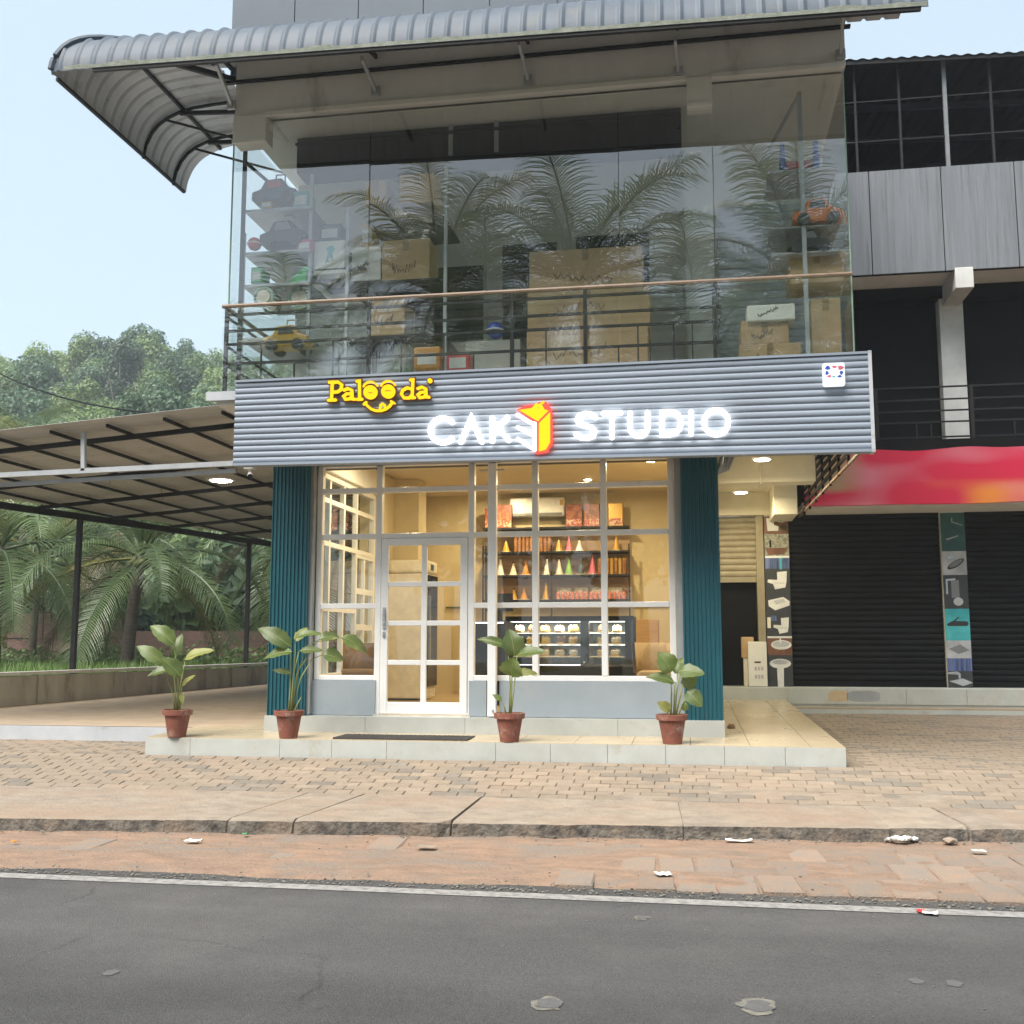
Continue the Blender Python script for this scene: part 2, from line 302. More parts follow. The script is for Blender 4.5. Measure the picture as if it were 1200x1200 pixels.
pm('dark_plastic', (.03,.03,.033), rough=.45); pm('white_plastic', (.75,.75,.73), rough=.35); pm('lime', (.2,.42,.05), rough=.4)
pm('slate', (.06,.075,.1), rough=.5); pm('cream', (.74,.68,.55), rough=.45); pm('chrome', (.7,.7,.7), rough=.2, metal=1)
pm('orange_sweet', (.6,.26,.03), rough=.4); pm('box_brown', (.2,.05,.025), (.35,.12,.05), scale=14, lo=.5, hi=.55, rough=.4)
pm('box_red', (.4,.06,.03), (.6,.45,.3), scale=30, lo=.5, hi=.55, rough=.4); pm('gold', (.55,.33,.06), rough=.35, metal=.3)
pm('tube_dark', (.15,.04,.02), (.4,.2,.05), scale=30, rough=.4); pm('can_red', (.5,.12,.08), (.6,.35,.3), scale=40, lo=.5, hi=.55, rough=.4)
pm('spotted', (.6,.56,.48), (.06,.05,.04), scale=40, lo=.55, hi=.58, rough=.5)
pm('cake_white', (.65,.6,.5), rough=.5); pm('cake_brown', (.16,.08,.04), rough=.5); pm('cake_yellow', (.6,.42,.12), rough=.5)
pm('poster_dark', (.03,.032,.036), (.045,.047,.05), scale=3, rough=.35); pm('poster_teal', (.03,.3,.33), (.08,.45,.48), scale=3, rough=.3)
pm('poster_grey', (.32,.33,.35), (.5,.51,.53), scale=3, rough=.3); pm('poster_navy', (.02,.035,.1), (.15,.2,.4), scale=5, stretch=(5,5,.3), rough=.3)
pm('poster_wood', (.12,.05,.03), (.2,.09,.05), scale=6, rough=.35); pm('poster_floral', (.4,.38,.3), (.12,.14,.1), scale=25, rough=.35)
pm('poster_deep', (.01,.06,.06), (.02,.1,.09), scale=4, rough=.35)
pm('litter_white', (.7,.7,.68), (.55,.54,.52), scale=30, rough=.6); pm('husk', (.16,.08,.035), (.26,.15,.07), scale=25, rough=.95, bump=1)
glass('window_glass', (.93,.95,.93), .08, .03)
glass('screen_glass', (.94,.975,.96), .16, .03)
emis('letter_white', (1,.97,.92), 1.5); emis('letter_yellow', (1,.55,.012), .42); emis('letter_red', (1,.03,.02), 1.3); emis('cake_face', (1,.7,.02), .34)
pm('letter_back', (.09,.02,.012), rough=.5)
emis('lamp_warm', (1,.8,.5), 9); emis('lamp_cool', (1,.94,.8), 11); emis('led_white', (.9,.85,1), 1); emis('fridge_light', (.95,.95,.85), 1.5)
emis('box_light', (.95,.97,1), .32)

def lamp(name, p, r, mat, energy, color, label, cat='ceiling light', group=None, spread=3.1):
    t = thing(name, p, label, cat, group)
    MB().lathe([(r*1.25,0), (r*1.25,-.012), (r,-.018)], p, 20).build('trim_ring', 'white_plastic', t)
    MB().lathe([(r*.95,-.0185), (r*.9,-.026)], p, 20).build('diffuser', mat, t)
    ld = bpy.data.lights.new('lamp_light', 'AREA'); ld.shape = 'DISK'; ld.size = r*1.8; ld.energy = energy; ld.color = color; ld.spread = spread
    lo = bpy.data.objects.new('lamp_light', ld); col.objects.link(lo); lo.parent = t; lo.location = (0,0,-.04)
    return t
# ------------------------------------------------------------------ ground, road, pavement
def smooth(a, b, x):
    t = max(0, min(1, (x-a)/(b-a))); return t*t*(3-2*t)
def ground_h(x, y):
    h = -.06+.36*smooth(9.5, 13, y)
    left = smooth(-10.6, -11.4, x + (y-15)*-.135)*smooth(12.6, 13.6, y)
    h = h*(1-left)+1.02*left
    rise = max(0, min(y, 106)-46)*.375*smooth(-4, -18, x+ (y-46)*.12)
    if rise: h += rise+noise.noise(Vector((x*.06, y*.06, 0)))*2*min(1, rise/4)
    return h
xs = [-170,-145]+list(range(-120,-20,6))+[-20+i*.8 for i in range(26)]+[1,3,6,10,16,30,60,100,150]
ys = [-70,-50,-30,-12,-4,-1,7,9.4,11,12,12.6,13,13.4,14,15,17,19,22,26,30,36,42,46]+list(range(50,130,5))+[140,170,200]
g = MB().grid([[(x, y, ground_h(x, y)) for x in xs] for y in ys])
g.build('ground', 'soil_green', kind='structure', smooth=True)
MB().grid([[(x, y, 0.0) for x in range(-60, 61, 6)] for y in (-.6, 1.3, 3.2, 5.1, 7.3)]).build('road', 'asphalt', kind='structure')
ln = [(i*.5-30, noise.noise(Vector((i*.3,0,0)))*.012) for i in range(121)]
MB().grid([[(x, 6.93+d, .004) for x, d in ln], [(x, 7.07+d*.6, .004) for x, d in ln]]).build('road_edge_line', 'line_paint', kind='structure')
def blob(cx, cy, rx, ry, z, seed, n=22):
    r_ = random.Random(seed)
    return [(cx+rx*math.cos(t)*(1+.7*noise.noise(Vector((math.cos(t)*1.8, math.sin(t)*1.8, seed)))), cy+ry*math.sin(t)*(1+.25*noise.noise(Vector((math.cos(t)*1.5, math.sin(t)*1.5, seed+9)))), z) for t in (k*2*math.pi/n for k in range(n))]
# worn repair spots in the asphalt
for i, (px, py, wpx, mt) in enumerate([(643,1177,38,'patch'),(888,1180,42,'patch'),(752,1076,16,'patch'),(130,1140,18,'stain'),(1073,1150,16,'stain'),(1118,1153,18,'stain')]):
    c = P(px, py, Z=0); k = c.y/1250*wpx/2
    MB().add(blob(c.x, c.y, k, k*1.3, .003, i), [tuple(range(22))]).build('road_patch', mt, kind='structure')
    if mt == 'patch': MB().add(blob(c.x, c.y, k*.72, k*.95, .005, i+30), [tuple(range(22))]).build('road_patch', 'stain', kind='structure')

def kerb_y(x): return 9.04+.098*x if x > -14 else 7.67
# dirt shoulder with half buried blocks
rows = []
for j in range(27):
    rw = []
    for i in range(220):
        x = -16+i*.125; t = j/26; y0 = 7.12; y1 = kerb_y(x)+.12; y = y0+(y1-y0)*t
        z = .024+.022*noise.noise(Vector((x*1.1, y*1.6, 1)))+.012*noise.noise(Vector((x*4, y*5, 3)))-.05*(1-smooth(0, .16, t+.06*noise.noise(Vector((x*1.5,0,5)))))+.012*smooth(.85,1,t)
        rw.append((x, y, z))
    rows.append(rw)
MB().grid(rows).build('dirt_shoulder', 'dirt', kind='structure', smooth=True)
sh = thing('shoulder_paving', (0, 8, 0), None, None); sh['kind'] = 'structure'
bme = MB().cbox(-.127,.127,-.24,.24,-.06,0,.012).mesh('block', 'shoulder_block')
nb = 0
for j in range(4):
    for i in range(-24, 16):
        x = i*.27+(.13 if j % 2 else 0); y = 7.5+j*.5
        if y+.25 > kerb_y(x)-.02 or x < -6.5 or x > 4.2: continue
        if x < -.9 and not (kerb_y(x)-y < .75 and rng.random() < .3): continue
        if rng.random() < .06: continue
        inst('block', bme, sh, (x, y-8+rng.uniform(-.01,.01), .031+rng.uniform(-.012,.008)), (rng.uniform(-.015,.015), rng.uniform(-.015,.015), R(2)+rng.uniform(-.03,.03)))
# pavement of long concrete slabs with a broken front edge
PB = 9.72
pav = thing('pavement', (0, 9.3, 0), None, None); pav['kind'] = 'structure'
jx = [-16,-12.5,-9.4]+[P(px, 968, Z=.13).x for px in (172, 249, 331)]
jx += [-2.0, -.1]+[P(px, 980, Z=.13).x for px in (1052, 1149)]+[4.6, 7, 11]
jgap = [.004,.004,.004,.006,.012,.012,.003,.003,.014,.008,.006,.006]
skew = [.0,.0,0,.12,.34,.32,.1,-.05,-.14,-.2,-.2,-.2,-.2]
for k in range(len(jx)-1):
    x0 = jx[k]+jgap[max(k-1,0)]; x1 = jx[k+1]-jgap[min(k, 11)]; n = max(3, int((x1-x0)/.09)); ft = []; fb = []; bk = []; md = []
    dz = rng.uniform(-.008, .008)
    for i in range(n+1):
        t = i/n; x = x0+(x1-x0)*t; yk = kerb_y(x); e = .03*noise.noise(Vector((x*3.1, 2, k)))+.018*noise.noise(Vector((x*11, 4, k)))
        corner = .03*(smooth(.12/(x1-x0), 0, t)+smooth(1-.12/(x1-x0), 1, t))*abs(noise.noise(Vector((k*3.3, t*2, 1))))*3
        ft.append((x, yk+e+.02+corner, .138+dz-.012*abs(noise.noise(Vector((x*8,1,1))))-corner*.4)); fb.append((x, yk+e*.7-.004, -.05))
        sk = skew[k]*(1-t)+skew[k+1]*t
        md.append((x+.03*sk, yk+.09+e*.3, .15+dz)); bk.append((x+sk, PB+.03*noise.noise(Vector((x*2,8,0))), .232+dz*.3))
    bot = [(p[0], p[1], -.05) for p in bk]
    MB().grid([fb, ft]).build('kerb_face', 'slab_edge', pav)
    s = MB().grid([ft, md, bk]); s.grid([bk, bot])
    for side in (0, -1): s.add([fb[side], ft[side], md[side], bk[side], bot[side]], [(0,1,2,3,4)])
    s.build('slab', 'slab', pav)
# forecourt: bed of sand with pavers laid on it
def fz(y): return .23+(y-9.7)/1.3*.19 if y < 11 else .42+.018*(y-11)
MB().grid([[(x, y, fz(y)-.012) for x in (-16,-8,0,4,9,16)] for y in (9.66, 10.3, 11, 14, 18.4)]).build('forecourt', 'sand', kind='structure')
fc = bpy.data.objects['forecourt']
PW, PH = .252, .125
cells = []
y = 9.72+PH/2; j = 0
while y < 17.55:
    off = (j % 2)*PW/2+.02*math.sin(j*1.7)
    for i in range(-48, 42):
        x = i*PW+off
        if y > 11.02-PH/2 and -5.95 < x < 1.72+.0*(y-11): continue
        if x < -5.8 and y > 12.2: continue
        if x > .61*y*.62+1.3 and x > 6.4+(y-11)*.25: continue
        if x < -.77*y: continue
        cells.append((x, y, j, i))
    y += PH; j += 1
def shows(c):
    v = Vector((c[0], c[1], fz(c[1])))-CAM; z = v.dot(FW); px = 600+FPX*v.dot(RT)/z
    return (0 if -10 < px < 1210 else 100)+v.length
cells.sort(key=shows)
darkset = lambda c: (((c[3]+int(c[2]*.5)) % 9 in (0, 1)) and (c[2] % 5 in (0, 1, 3)) and rng.random() < .8) or rng.random() < .05
pme = [MB().cbox(-PW/2+.004,PW/2-.004,-PH/2+.004,PH/2-.004,-.03,.0,.005).mesh('paver', mt) for mt in ('paver','paver_dark')]
rest = [MB(), MB()]
for k, c in enumerate(cells):
    d = darkset(c); x, y = c[0], c[1]; z = fz(y)+rng.uniform(-.0025,.0025)
    tilt = math.atan2(.19, 1.3) if y < 11 else .018
    if k < 300:
        inst('paver', pme[d], fc, (x, y, z), (tilt+rng.uniform(-.01,.01), rng.uniform(-.008,.008), rng.uniform(-.008,.008)))
    else:
        ty = math.tan(tilt); c_ = .005; a = PW/2-.004; b = PH/2-.004
        pts = [(x+sx*a, y+sy*b, z+sy*b*ty-.012) for sx, sy in ((-1,-1),(1,-1),(1,1),(-1,1))]
        top = [(x+sx*(a-c_), y+sy*(b-c_), z+sy*b*ty) for sx, sy in ((-1,-1),(1,-1),(1,1),(-1,1))]
        rest[d].add(pts+top, [(0,1,5,4),(1,2,6,5),(2,3,7,6),(3,0,4,7),(4,5,6,7)])
for r_, mt in zip(rest, ('paver','paver_dark')): r_.build('paver_field', mt, fc, kind='stuff')
# spilled cement and sand along the seam
s = MB()
for (px, py, wp, hp, sd_) in [(1080,940,90,10,3),(880,934,130,7,4),(760,936,120,5,5),(610,931,70,4,6),(990,938,80,6,8)]:
    c = P(px, py, Z=.235); k = c.y/1250
    pts = blob(c.x, c.y, wp*k/2, hp*k*2.4, .0, sd_, 26)
    pts = [(a, b, (fz(b) if b > 9.72 else .15+(b-kerb_y(a)-.09)*.13)-.004) for a, b, _ in pts]
    s.add(pts+[(c.x, c.y, fz(max(9.72,c.y))+.006)], [(i, (i+1) % 26, 26) for i in range(26)])
s.build('spilled_sand', 'slab', fc, kind='stuff')

# tiled platform in front of the shop
def pz(y): return .60+.018*(y-11)
plat = thing('tiled_platform', (-2, 11, .4), None, None); plat['kind'] = 'structure'
X0, X1 = -5.88, 1.46
b = MB()
b.box(X0+.012, X1-.012, 11.012, 12.25, .2, .588)
b.add([(-5.4,12.25,.2),(X1-.012,12.25,.2),(X1-.012,18.1,.2),(-5.4,18.1,.2),(-5.4,12.25,pz(12.25)-.014),(X1-.012,12.25,pz(12.25)-.014),(X1-.012,18.1,pz(18.1)-.014),(-5.4,18.1,pz(18.1)-.014)], [(4,5,6,7),(0,1,5,4),(1,2,6,5),(2,3,7,6),(3,0,4,7)])
b.build('platform_base', 'grout', plat)
tw = .602; n = 0
def tile(mb, x0, x1, y0, y1):
    c = .0025; mb.add([(x0+c,y0+c,pz(y0)),(x1-c,y0+c,pz(y0)),(x1-c,y1-c,pz(y1)),(x0+c,y1-c,pz(y1)),(x0+c,y0+c,pz(y0)-.012),(x1-c,y0+c,pz(y0)-.012),(x1-c,y1-c,pz(y1)-.012),(x0+c,y1-c,pz(y1)-.012)], [(0,1,2,3),(0,4,5,1),(1,5,6,2),(2,6,7,3),(3,7,4,0)])
    return mb
for i in range(13):
    a = X0+i*.5845; bb = min(X1, a+.5845)
    if bb-a < .05: continue
    for j in range(12):
        y0 = 11.0+j*.6; y1 = y0+.6
        if j >= 2 and (a < -5.4 or (-4.9 < a and bb < .2)): continue
        if j >= 2 and a < -4.8 and j > 9: continue
        tile(MB(), a, bb, y0, y1).build('floor_tile', 'tile_floor', plat)
rj = [X0]+[P(px, 880, Y=11).x for px in (223, 328, 389, 453, 581, 645, 712, 780, 849, 920)]+[X1]
for a, bb in zip(rj[:-1], rj[1:]):
    MB().box(a+.002, bb-.002, 10.99, 11.012, .36, .594).build('riser_tile', 'tile_riser', plat)
yy = 11.012
while yy < 18.0:
    MB().add([(X1-.012,yy,.36),(X1,yy,.36),(X1,yy+.596,.36),(X1-.012,yy+.596,.36),(X1-.012,yy,pz(yy)-.013),(X1,yy,pz(yy)-.013),(X1,yy+.596,pz(yy+.6)-.013),(X1-.012,yy+.596,pz(yy+.6)-.013)], [(0,3,2,1),(4,5,6,7),(0,1,5,4),(1,2,6,5),(2,3,7,6),(3,0,4,7)]).build('riser_tile', 'tile_riser', plat); yy += .6
MB().box(X0-.001, X0+.011, 11.014, 12.2, .36, .586).build('riser_tile', 'tile_riser', plat)

# carport floor, its painted front edge and the low boundary wall
def cz(y): return .612+.011*(y-12.2)
MB().grid([[(x, y, cz(y)) for x in (-14,-12,-11,-10,-8,-6,-5.4,-4.85)] for y in (12.2, 14, 16, 18, 20, 23, 26)]).build('carport_floor', 'concrete_floor', kind='structure')
MB().box(-14, -5.9, 12.17, 12.2, .3, .607).build('painted_step_edge', 'white_paint', kind='structure')
wa, wb = V(-11.15,11.5,0), V(-9.15,24.6,0)
lw = thing('low_boundary_wall', wa.lerp(wb, .5), 'low stained plaster wall along the far side of the carport', 'wall')
MB().bar((wa.x,wa.y,.79), (wb.x,wb.y,.79), .16, .62).build('wall_body', 'low_wall', lw, bevel=.01)
MB().bar((wa.x,wa.y,1.13), (wb.x,wb.y,1.17), .2, .05).build('coping', 'coping', lw, bevel=.006)
for k in range(6):
    p = wa.lerp(wb, .2+k*.14); MB().bar((p.x+.08,p.y,.6), (p.x+.08,p.y,1.105), .2, .05, (1,0,0)).build('pier', 'low_wall', lw)
# ------------------------------------------------------------------ corrugation helper
def corr(mb, o, along, across, width, pitch, amp, nrm, shape='rib', res=6, thick=0):
    o = Vector(o); along = Vector(along); across = Vector(across).normalized(); nrm = Vector(nrm).normalized()
    n = max(1, round(width/pitch)); pitch = width/n; pts = []
    for i in range(n*res+1):
        t = (i % res)/res; s_ = i/res*pitch
        if shape == 'rib': d = abs(math.sin(math.pi*t))**.55
        elif shape == 'sin': d = .5-.5*math.cos(2*math.pi*t)
        else: d = 1 if .18 < t < .5 else 0
        pts.append(o+across*s_+nrm*(amp*d))
    mb.grid([pts, [p+along for p in pts]])
    return mb

# ------------------------------------------------------------------ the shop building
GY = 12.0                                              # plane of the shop window
B = thing('shop_building', (-2, 14, .4), 'two storey corner shop with teal ribbed columns and a glazed upper balcony', 'building')
# teal ribbed columns
for (xa, xb) in ((-4.84, -4.38), (-.087, .318)):
    c = MB().box(xa+.02, xb-.02, 11.83, 12.3, .79, 3.78).build('column', 'teal_metal', B)
    r_ = MB()
    corr(r_, (xa, 11.82, .79), (0,0,2.99), (1,0,0), xb-xa, .046, .02, (0,-1,0), 'trap', 8)
    corr(r_, (xa+.018, 12.3, .79), (0,0,2.99), (0,-1,0), .48, .046, .02, (-1,0,0), 'trap', 8)
    corr(r_, (xb-.018, 11.82, .79), (0,0,2.99), (0,1,0), .48, .046, .02, (1,0,0), 'trap', 8)
    r_.build('ribbed_sheet', 'teal_metal', c)
# tiled plinth
pj = [-4.85]+[P(px, 850, Y=11.78).x for px in (428, 545, 598, 724)]+[.33]
for a, bb in zip(pj[:-1], pj[1:]): MB().box(a+.0015, bb-.0015, 11.775, 11.99, .55, .79).build('plinth_tile', 'tile_riser', B)
MB().box(.318, .33, 11.99, 18, .55, .8).build('plinth_tile', 'tile_riser', B)
# grey panels under the window, door step
for a, bb in ((-4.37,-3.585), (-2.49,-2.29), (-2.14,-.1)):
    MB().box(a, bb, 11.93, 12.06, .795, 1.19).build('grey_panel', 'grey_panel', B)
MB().box(-3.6, -2.47, 11.9, 12.3, .79, .803).build('door_sill', 'coping', B)
# window frame, mullions, transoms and panes
wf = MB()
wf.box(-4.335,-4.27,11.96,12.05,1.19,3.74); wf.box(-.235,-.165,11.96,12.05,1.19,3.74); wf.box(-4.27,-.235,11.96,12.05,3.68,3.74)
wf.box(-4.27,-3.60,11.955,12.05,1.19,1.245); wf.box(-2.49,-.235,11.955,12.05,1.19,1.25)
win = wf.build('window', 'white_frame', B, bevel=.006)
mx_ = {'doorL': -3.565, 'doorR': -2.48, 'm3': -2.215, 'm4': -1.735, 'm5': -.955}
def mull(x, z0, z1, w_=.07): MB().box(x-w_/2, x+w_/2, 11.95, 12.045, z0, z1).build('mullion', 'white_frame', win, bevel=.006)
mull(-3.575, .805, 3.68); mull(-2.475, .805, 3.68); mull(-1.735, 1.25, 3.68); mull(-.955, 1.25, 3.68); mull(-2.215, .8, 3.68, .06)
tr = {1: 3.395, 2: 2.852, 3: 2.04}
xsplit = [-4.302, -3.575, -2.475, -2.215, -1.735, -.955, -.203]
for a, bb in zip(xsplit[:-1], xsplit[1:]):
    for k, z in tr.items():
        if k == 3 and a == -3.575: continue
        MB().box(a+.033, bb-.033, 11.957, 12.038, z-.03, z+.03).build('transom', 'white_frame', win, bevel=.005)
for a, bb in zip(xsplit[:-1], xsplit[1:]):
    zs = [1.25, 2.04, 2.852, 3.395, 3.68] if a != -3.575 else [2.852, 3.395, 3.68]
    for z0, z1 in zip(zs[:-1], zs[1:]):
        tl = rng.uniform(-.002, .002); tx = rng.uniform(-.002, .002)
        MB().add([(a,12.0,z0),(bb,12.0+tx,z0),(bb,12.0+tx+tl,z1),(a,12.0+tl,z1)], [(0,1,2,3)]).build('pane', 'window_glass', win)
# door
d = MB(); x0, x1 = -3.535, -2.515
d.box(x0,x0+.085,11.94,11.99,.815,2.82); d.box(x1-.085,x1,11.94,11.99,.815,2.82); d.box(x0+.085,x1-.085,11.94,11.99,2.735,2.82); d.box(x0+.085,x1-.085,11.94,11.99,.815,.945)
door = d.build('door', 'white_frame', B, bevel=.006)
xm = (x0+x1)/2; MB().box(xm-.032, xm+.032, 11.945, 11.985, .945, 2.735).build('muntin', 'white_frame', door, bevel=.005)
dz = [.945+i*(2.735-.945)/4 for i in range(5)]
for z in dz[1:-1]:
    for a, bb in ((x0+.085, xm-.032), (xm+.032, x1-.085)): MB().box(a, bb, 11.95, 11.98, z-.028, z+.028).build('muntin', 'white_frame', door, bevel=.005)
for z0, z1 in zip(dz[:-1], dz[1:]):
    for a, bb in ((x0+.085, xm), (xm, x1-.085)):
        tl = rng.uniform(-.003,.003); MB().add([(a,11.965,z0),(bb,11.965+tl,z0),(bb,11.965+tl,z1),(a,11.965,z1)], [(0,1,2,3)]).build('pane', 'window_glass', door)
h = MB().box(x0+.03,x0+.06,11.925,11.94,1.78,2.02); h.tube([(x0+.045,11.93,1.98),(x0+.045,11.88,1.98),(x0+.045,11.88,1.82),(x0+.045,11.93,1.82)], .009, 8); h.box(x0+.032,x0+.058,11.92,11.94,1.68,1.74)
h.build('handle', 'chrome', door)
# shutter guides and head box, centre guide post in front of the glass
for x in (-4.365, -.115): MB().box(x-.045,x+.025,11.86,11.945,.8,3.78).build('shutter_guide', 'conduit', B)
pl = MB().box(-2.262,-2.165,11.84,11.93,.8,3.66).build('guide_post', 'white_frame', B, bevel=.008)
MB().tube([(-2.36,11.86,3.58),(-2.07,11.86,3.58)], .009).build('bolt', 'grey_steel', pl)
MB().lathe([(.012,0),(.012,.02)], (-2.2,11.83,.86), 8).build('bolt', 'grey_steel', pl)
MB().box(-4.4,-.09,11.8,12.3,3.70,4.09).build('shutter_head', 'dark_steel', B)
# interior shell
MB().box(-4.38,.05,12.3,17.5,4.085,4.098).build('shop_ceiling', 'interior_ceiling', B)
MB().box(-4.9,.2,11.99,17.6,.74,.801).build('shop_floor', 'interior_floor', B)
MB().box(-5,.35,17.5,17.7,.6,4.1).build('back_wall', 'interior_wall', B)
MB().box(.06,.195,12.3,17.5,.8,4.08).build('side_wall', 'interior_wall', B)
MB().box(-4.7,-4.4,14.75,17.5,.8,4.08).build('side_wall', 'interior_wall', B)
MB().box(-4.4,-4.02,15.5,15.95,.8,4.08).build('pier', 'interior_wall', B)
for z in (3.42, 2.98):
    MB().box(-4.04,.06,17.46,17.5,z-.008 if z>3 else 2.2,(z+.014) if z>3 else 2.222).build('wall_stripe', 'stripe_green', B)
MB().box(-4.42,-4.0,15.485,15.5,3.2,3.23).build('wall_stripe', 'stripe_green', B)
# glazed side wall of the shop facing the carport
sw = MB(); sx = -4.5
sw.box(sx-.04,sx+.04,12.3,14.75,3.66,3.74); sw.box(sx-.04,sx+.04,12.3,12.36,.8,3.66); sw.box(sx-.04,sx+.04,14.69,14.75,.8,3.66); sw.box(sx-.04,sx+.04,12.36,13.88,.8,1.24)
sw.box(sx-.04,sx+.1,12.3,14.75,3.74,4.08)
side = sw.build('side_window', 'white_frame', B, bevel=.006)
for y in (12.82, 13.38, 13.92): MB().box(sx-.03,sx+.03,y-.03,y+.03,.8 if y>13.9 else 1.24,3.66).build('mullion', 'white_frame', side)
for z in (2.04, 2.852, 3.395):
    for a, bb in ((12.36,12.79),(12.85,13.35),(13.41,13.89),(13.95,14.69)):
        if z == 2.04 and a > 13.9: continue
        MB().box(sx-.028,sx+.028,a,bb,z-.03,z+.03).build('transom', 'white_frame', side)
for k in range(5):
    z = .86+k*.49; MB().box(sx-.022,sx+.022,13.95,14.69,z-.05,z+.03).build('muntin', 'white_frame', side)
MB().box(sx-.021,sx+.021,14.28,14.34,.8,2.82).build('muntin', 'white_frame', side)
for (a, bb, z0, z1) in ((12.36,12.82,1.24,3.66),(12.82,13.38,1.24,3.66),(13.38,13.92,1.24,3.66),(13.92,14.69,.83,3.66)):
    MB().add([(sx,a,z0),(sx,bb,z0),(sx,bb,z1),(sx,a,z1)], [(0,1,2,3)]).build('pane', 'window_glass', side)
# first floor slab, soffit over passage, beams
MB().box(-5.2,1.72,11.0,18.0,4.25,4.4).build('floor_slab', 'wall_paint', B, bevel=.01)
MB().box(-4.9,1.7,11.06,18.0,4.1,4.25).build('soffit', 'cream_wall', B)
MB().box(.33,1.66,14.4,14.75,3.74,4.1).build('beam', 'cream_wall', B, bevel=.01)
MB().box(.33,1.7,17.9,18.1,3.72,4.25).build('beam', 'cream_wall', B)
MB().box(1.3,1.66,16.9,17.9,3.6,4.1).build('beam', 'cream_wall', B, bevel=.01)
MB().box(.2,.328,12.3,18,.8,4.1).build('passage_wall', 'cream_wall', B)
# bundle of pipes beside the column, conduit on passage ceiling
q = MB()
for k in range(4): q.tube([(.42+k*.055,12.2+k*.25,4.08),(.42+k*.05,12.0+k*.2,3.9),(.36+k*.03,12.1+k*.12,3.62),(.33,12.35,3.56)], .026, 7)
q.build('pipe', 'conduit', B)
MB().tube([(.95,11.9,4.08),(.95,14.38,4.08),(.95,14.38,3.73),(.95,14.8,3.73)], .012, 6).build('conduit_pipe', 'cream_wall', B)
# upper storey
UW = 13.05
MB().box(-5.1,1.72,UW,UW+.2,4.4,7.75).build('upper_wall', 'upper_wall', B)
MB().box(-5.15,1.74,11.25,18,7.72,7.9).build('upper_ceiling', 'upper_wall', B)
MB().box(-5.15,1.74,11.12,11.3,7.72,8.45).build('fascia_beam', 'wall_paint', B, bevel=.008)
for (a, bb) in ((-5.16,-4.76), (.066,.335)): MB().box(a,bb,11.1,11.34,7.4,7.725).build('beam_drop', 'wall_paint', B, bevel=.008)
for (a, bb) in ((-4.76,.066), (.335,1.72)): MB().box(a,bb,11.085,11.12,7.69,7.74).build('edge_moulding', 'wall_paint', B)
MB().box(.066,.335,11.085,11.1,7.38,7.42).build('edge_moulding', 'wall_paint', B); MB().box(-5.16,-4.75,11.085,11.1,7.38,7.42).build('edge_moulding', 'wall_paint', B)
MB().box(.02,.36,12.75,13.2,4.4,7.72).build('pier', 'upper_wall', B)
sb = MB().box(-4.62,.0,11.75,12.1,7.28,7.72).build('shutter_box', 'dark_steel', B)
MB().tube([(-4.62,11.7,7.62),(.0,11.7,7.62)], .018).build('shutter_rail', 'black', sb)
for x in (-2.7,-2.15): MB().box(x-.025,x+.025,11.72,11.75,7.35,7.72).build('strap', 'grey_steel', sb)
for (a, bb, z0, z1) in ((-3.55,-2.5,5.4,6.5),(-2.35,-1.55,5.0,6.75),(-1.4,-.38,4.9,6.8)):
    f = MB().box(a,bb,UW-.03,UW+.02,z0,z1).build('upper_window', 'upper_wall', B)
    MB().box(a+.05,bb-.05,UW-.04,UW-.03,z0+.05,z1-.05).build('pane', 'dark_opening', f)
r_ = MB(); corr(r_, (.42,UW-.05,4.4), (1.25,0,0), (0,0,1), 2.6, .1, .02, (0,-1,0)); r_.build('upper_shutter', 'grey_steel', B)
MB().box(-5.1,-4.9,UW+.2,18,4.4,7.72).build('upper_wall', 'upper_wall', B)
MB().box(1.55,1.72,UW+.2,18,4.4,7.72).build('upper_wall', 'upper_wall', B)
# parapet of dark grey panels
pp = MB().box(-5.28,1.78,11.24,18,8.3,10.6).build('parapet', 'clad_panel', B)
for k in range(9):
    a = -5.27+k*.783-.0; MB().box(a+.006,a+.777,11.222,11.24,8.3,10.6).build('clad_panel', 'clad_panel', pp)
# ------------------------------------------------------------------ bullnose canopy
PRO = [(0,8.44),(.55,8.40),(.82,8.35),(1.05,8.25),(1.20,8.11),(1.28,7.95),(1.31,7.84),(1.32,7.75)]
def prof(s_):
    s_ = max(0, min(.9999, s_))*(len(PRO)-1); i = int(s_); t = s_-i
    a, b_, = PRO[i], PRO[i+1]
    p0 = PRO[max(i-1,0)]; p3 = PRO[min(i+2,len(PRO)-1)]
    f = lambda k: .5*((2*a[k])+(-p0[k]+b_[k])*t+(2*p0[k]-5*a[k]+4*b_[k]-p3[k])*t*t+(-p0[k]+3*a[k]-3*b_[k]+p3[k])*t**3)
    return f(0), f(1)
def s_at(off):
    lo_, hi_ = 0., 1.
    for _ in range(30):
        mid = (lo_+hi_)/2
        if prof(mid)[0] < off: lo_ = mid
        else: hi_ = mid
    return lo_
XW, YW = -5.40, 11.22
def tilt(x): return -.021*(x+6.7)
def rib(u, pitch=.195):
    t = (u/pitch) % 1; return .026 if t < .1 else (.026*(1-(t-.1)/.06) if t < .16 else (0 if t < .94 else .026*(t-.94)/.06))
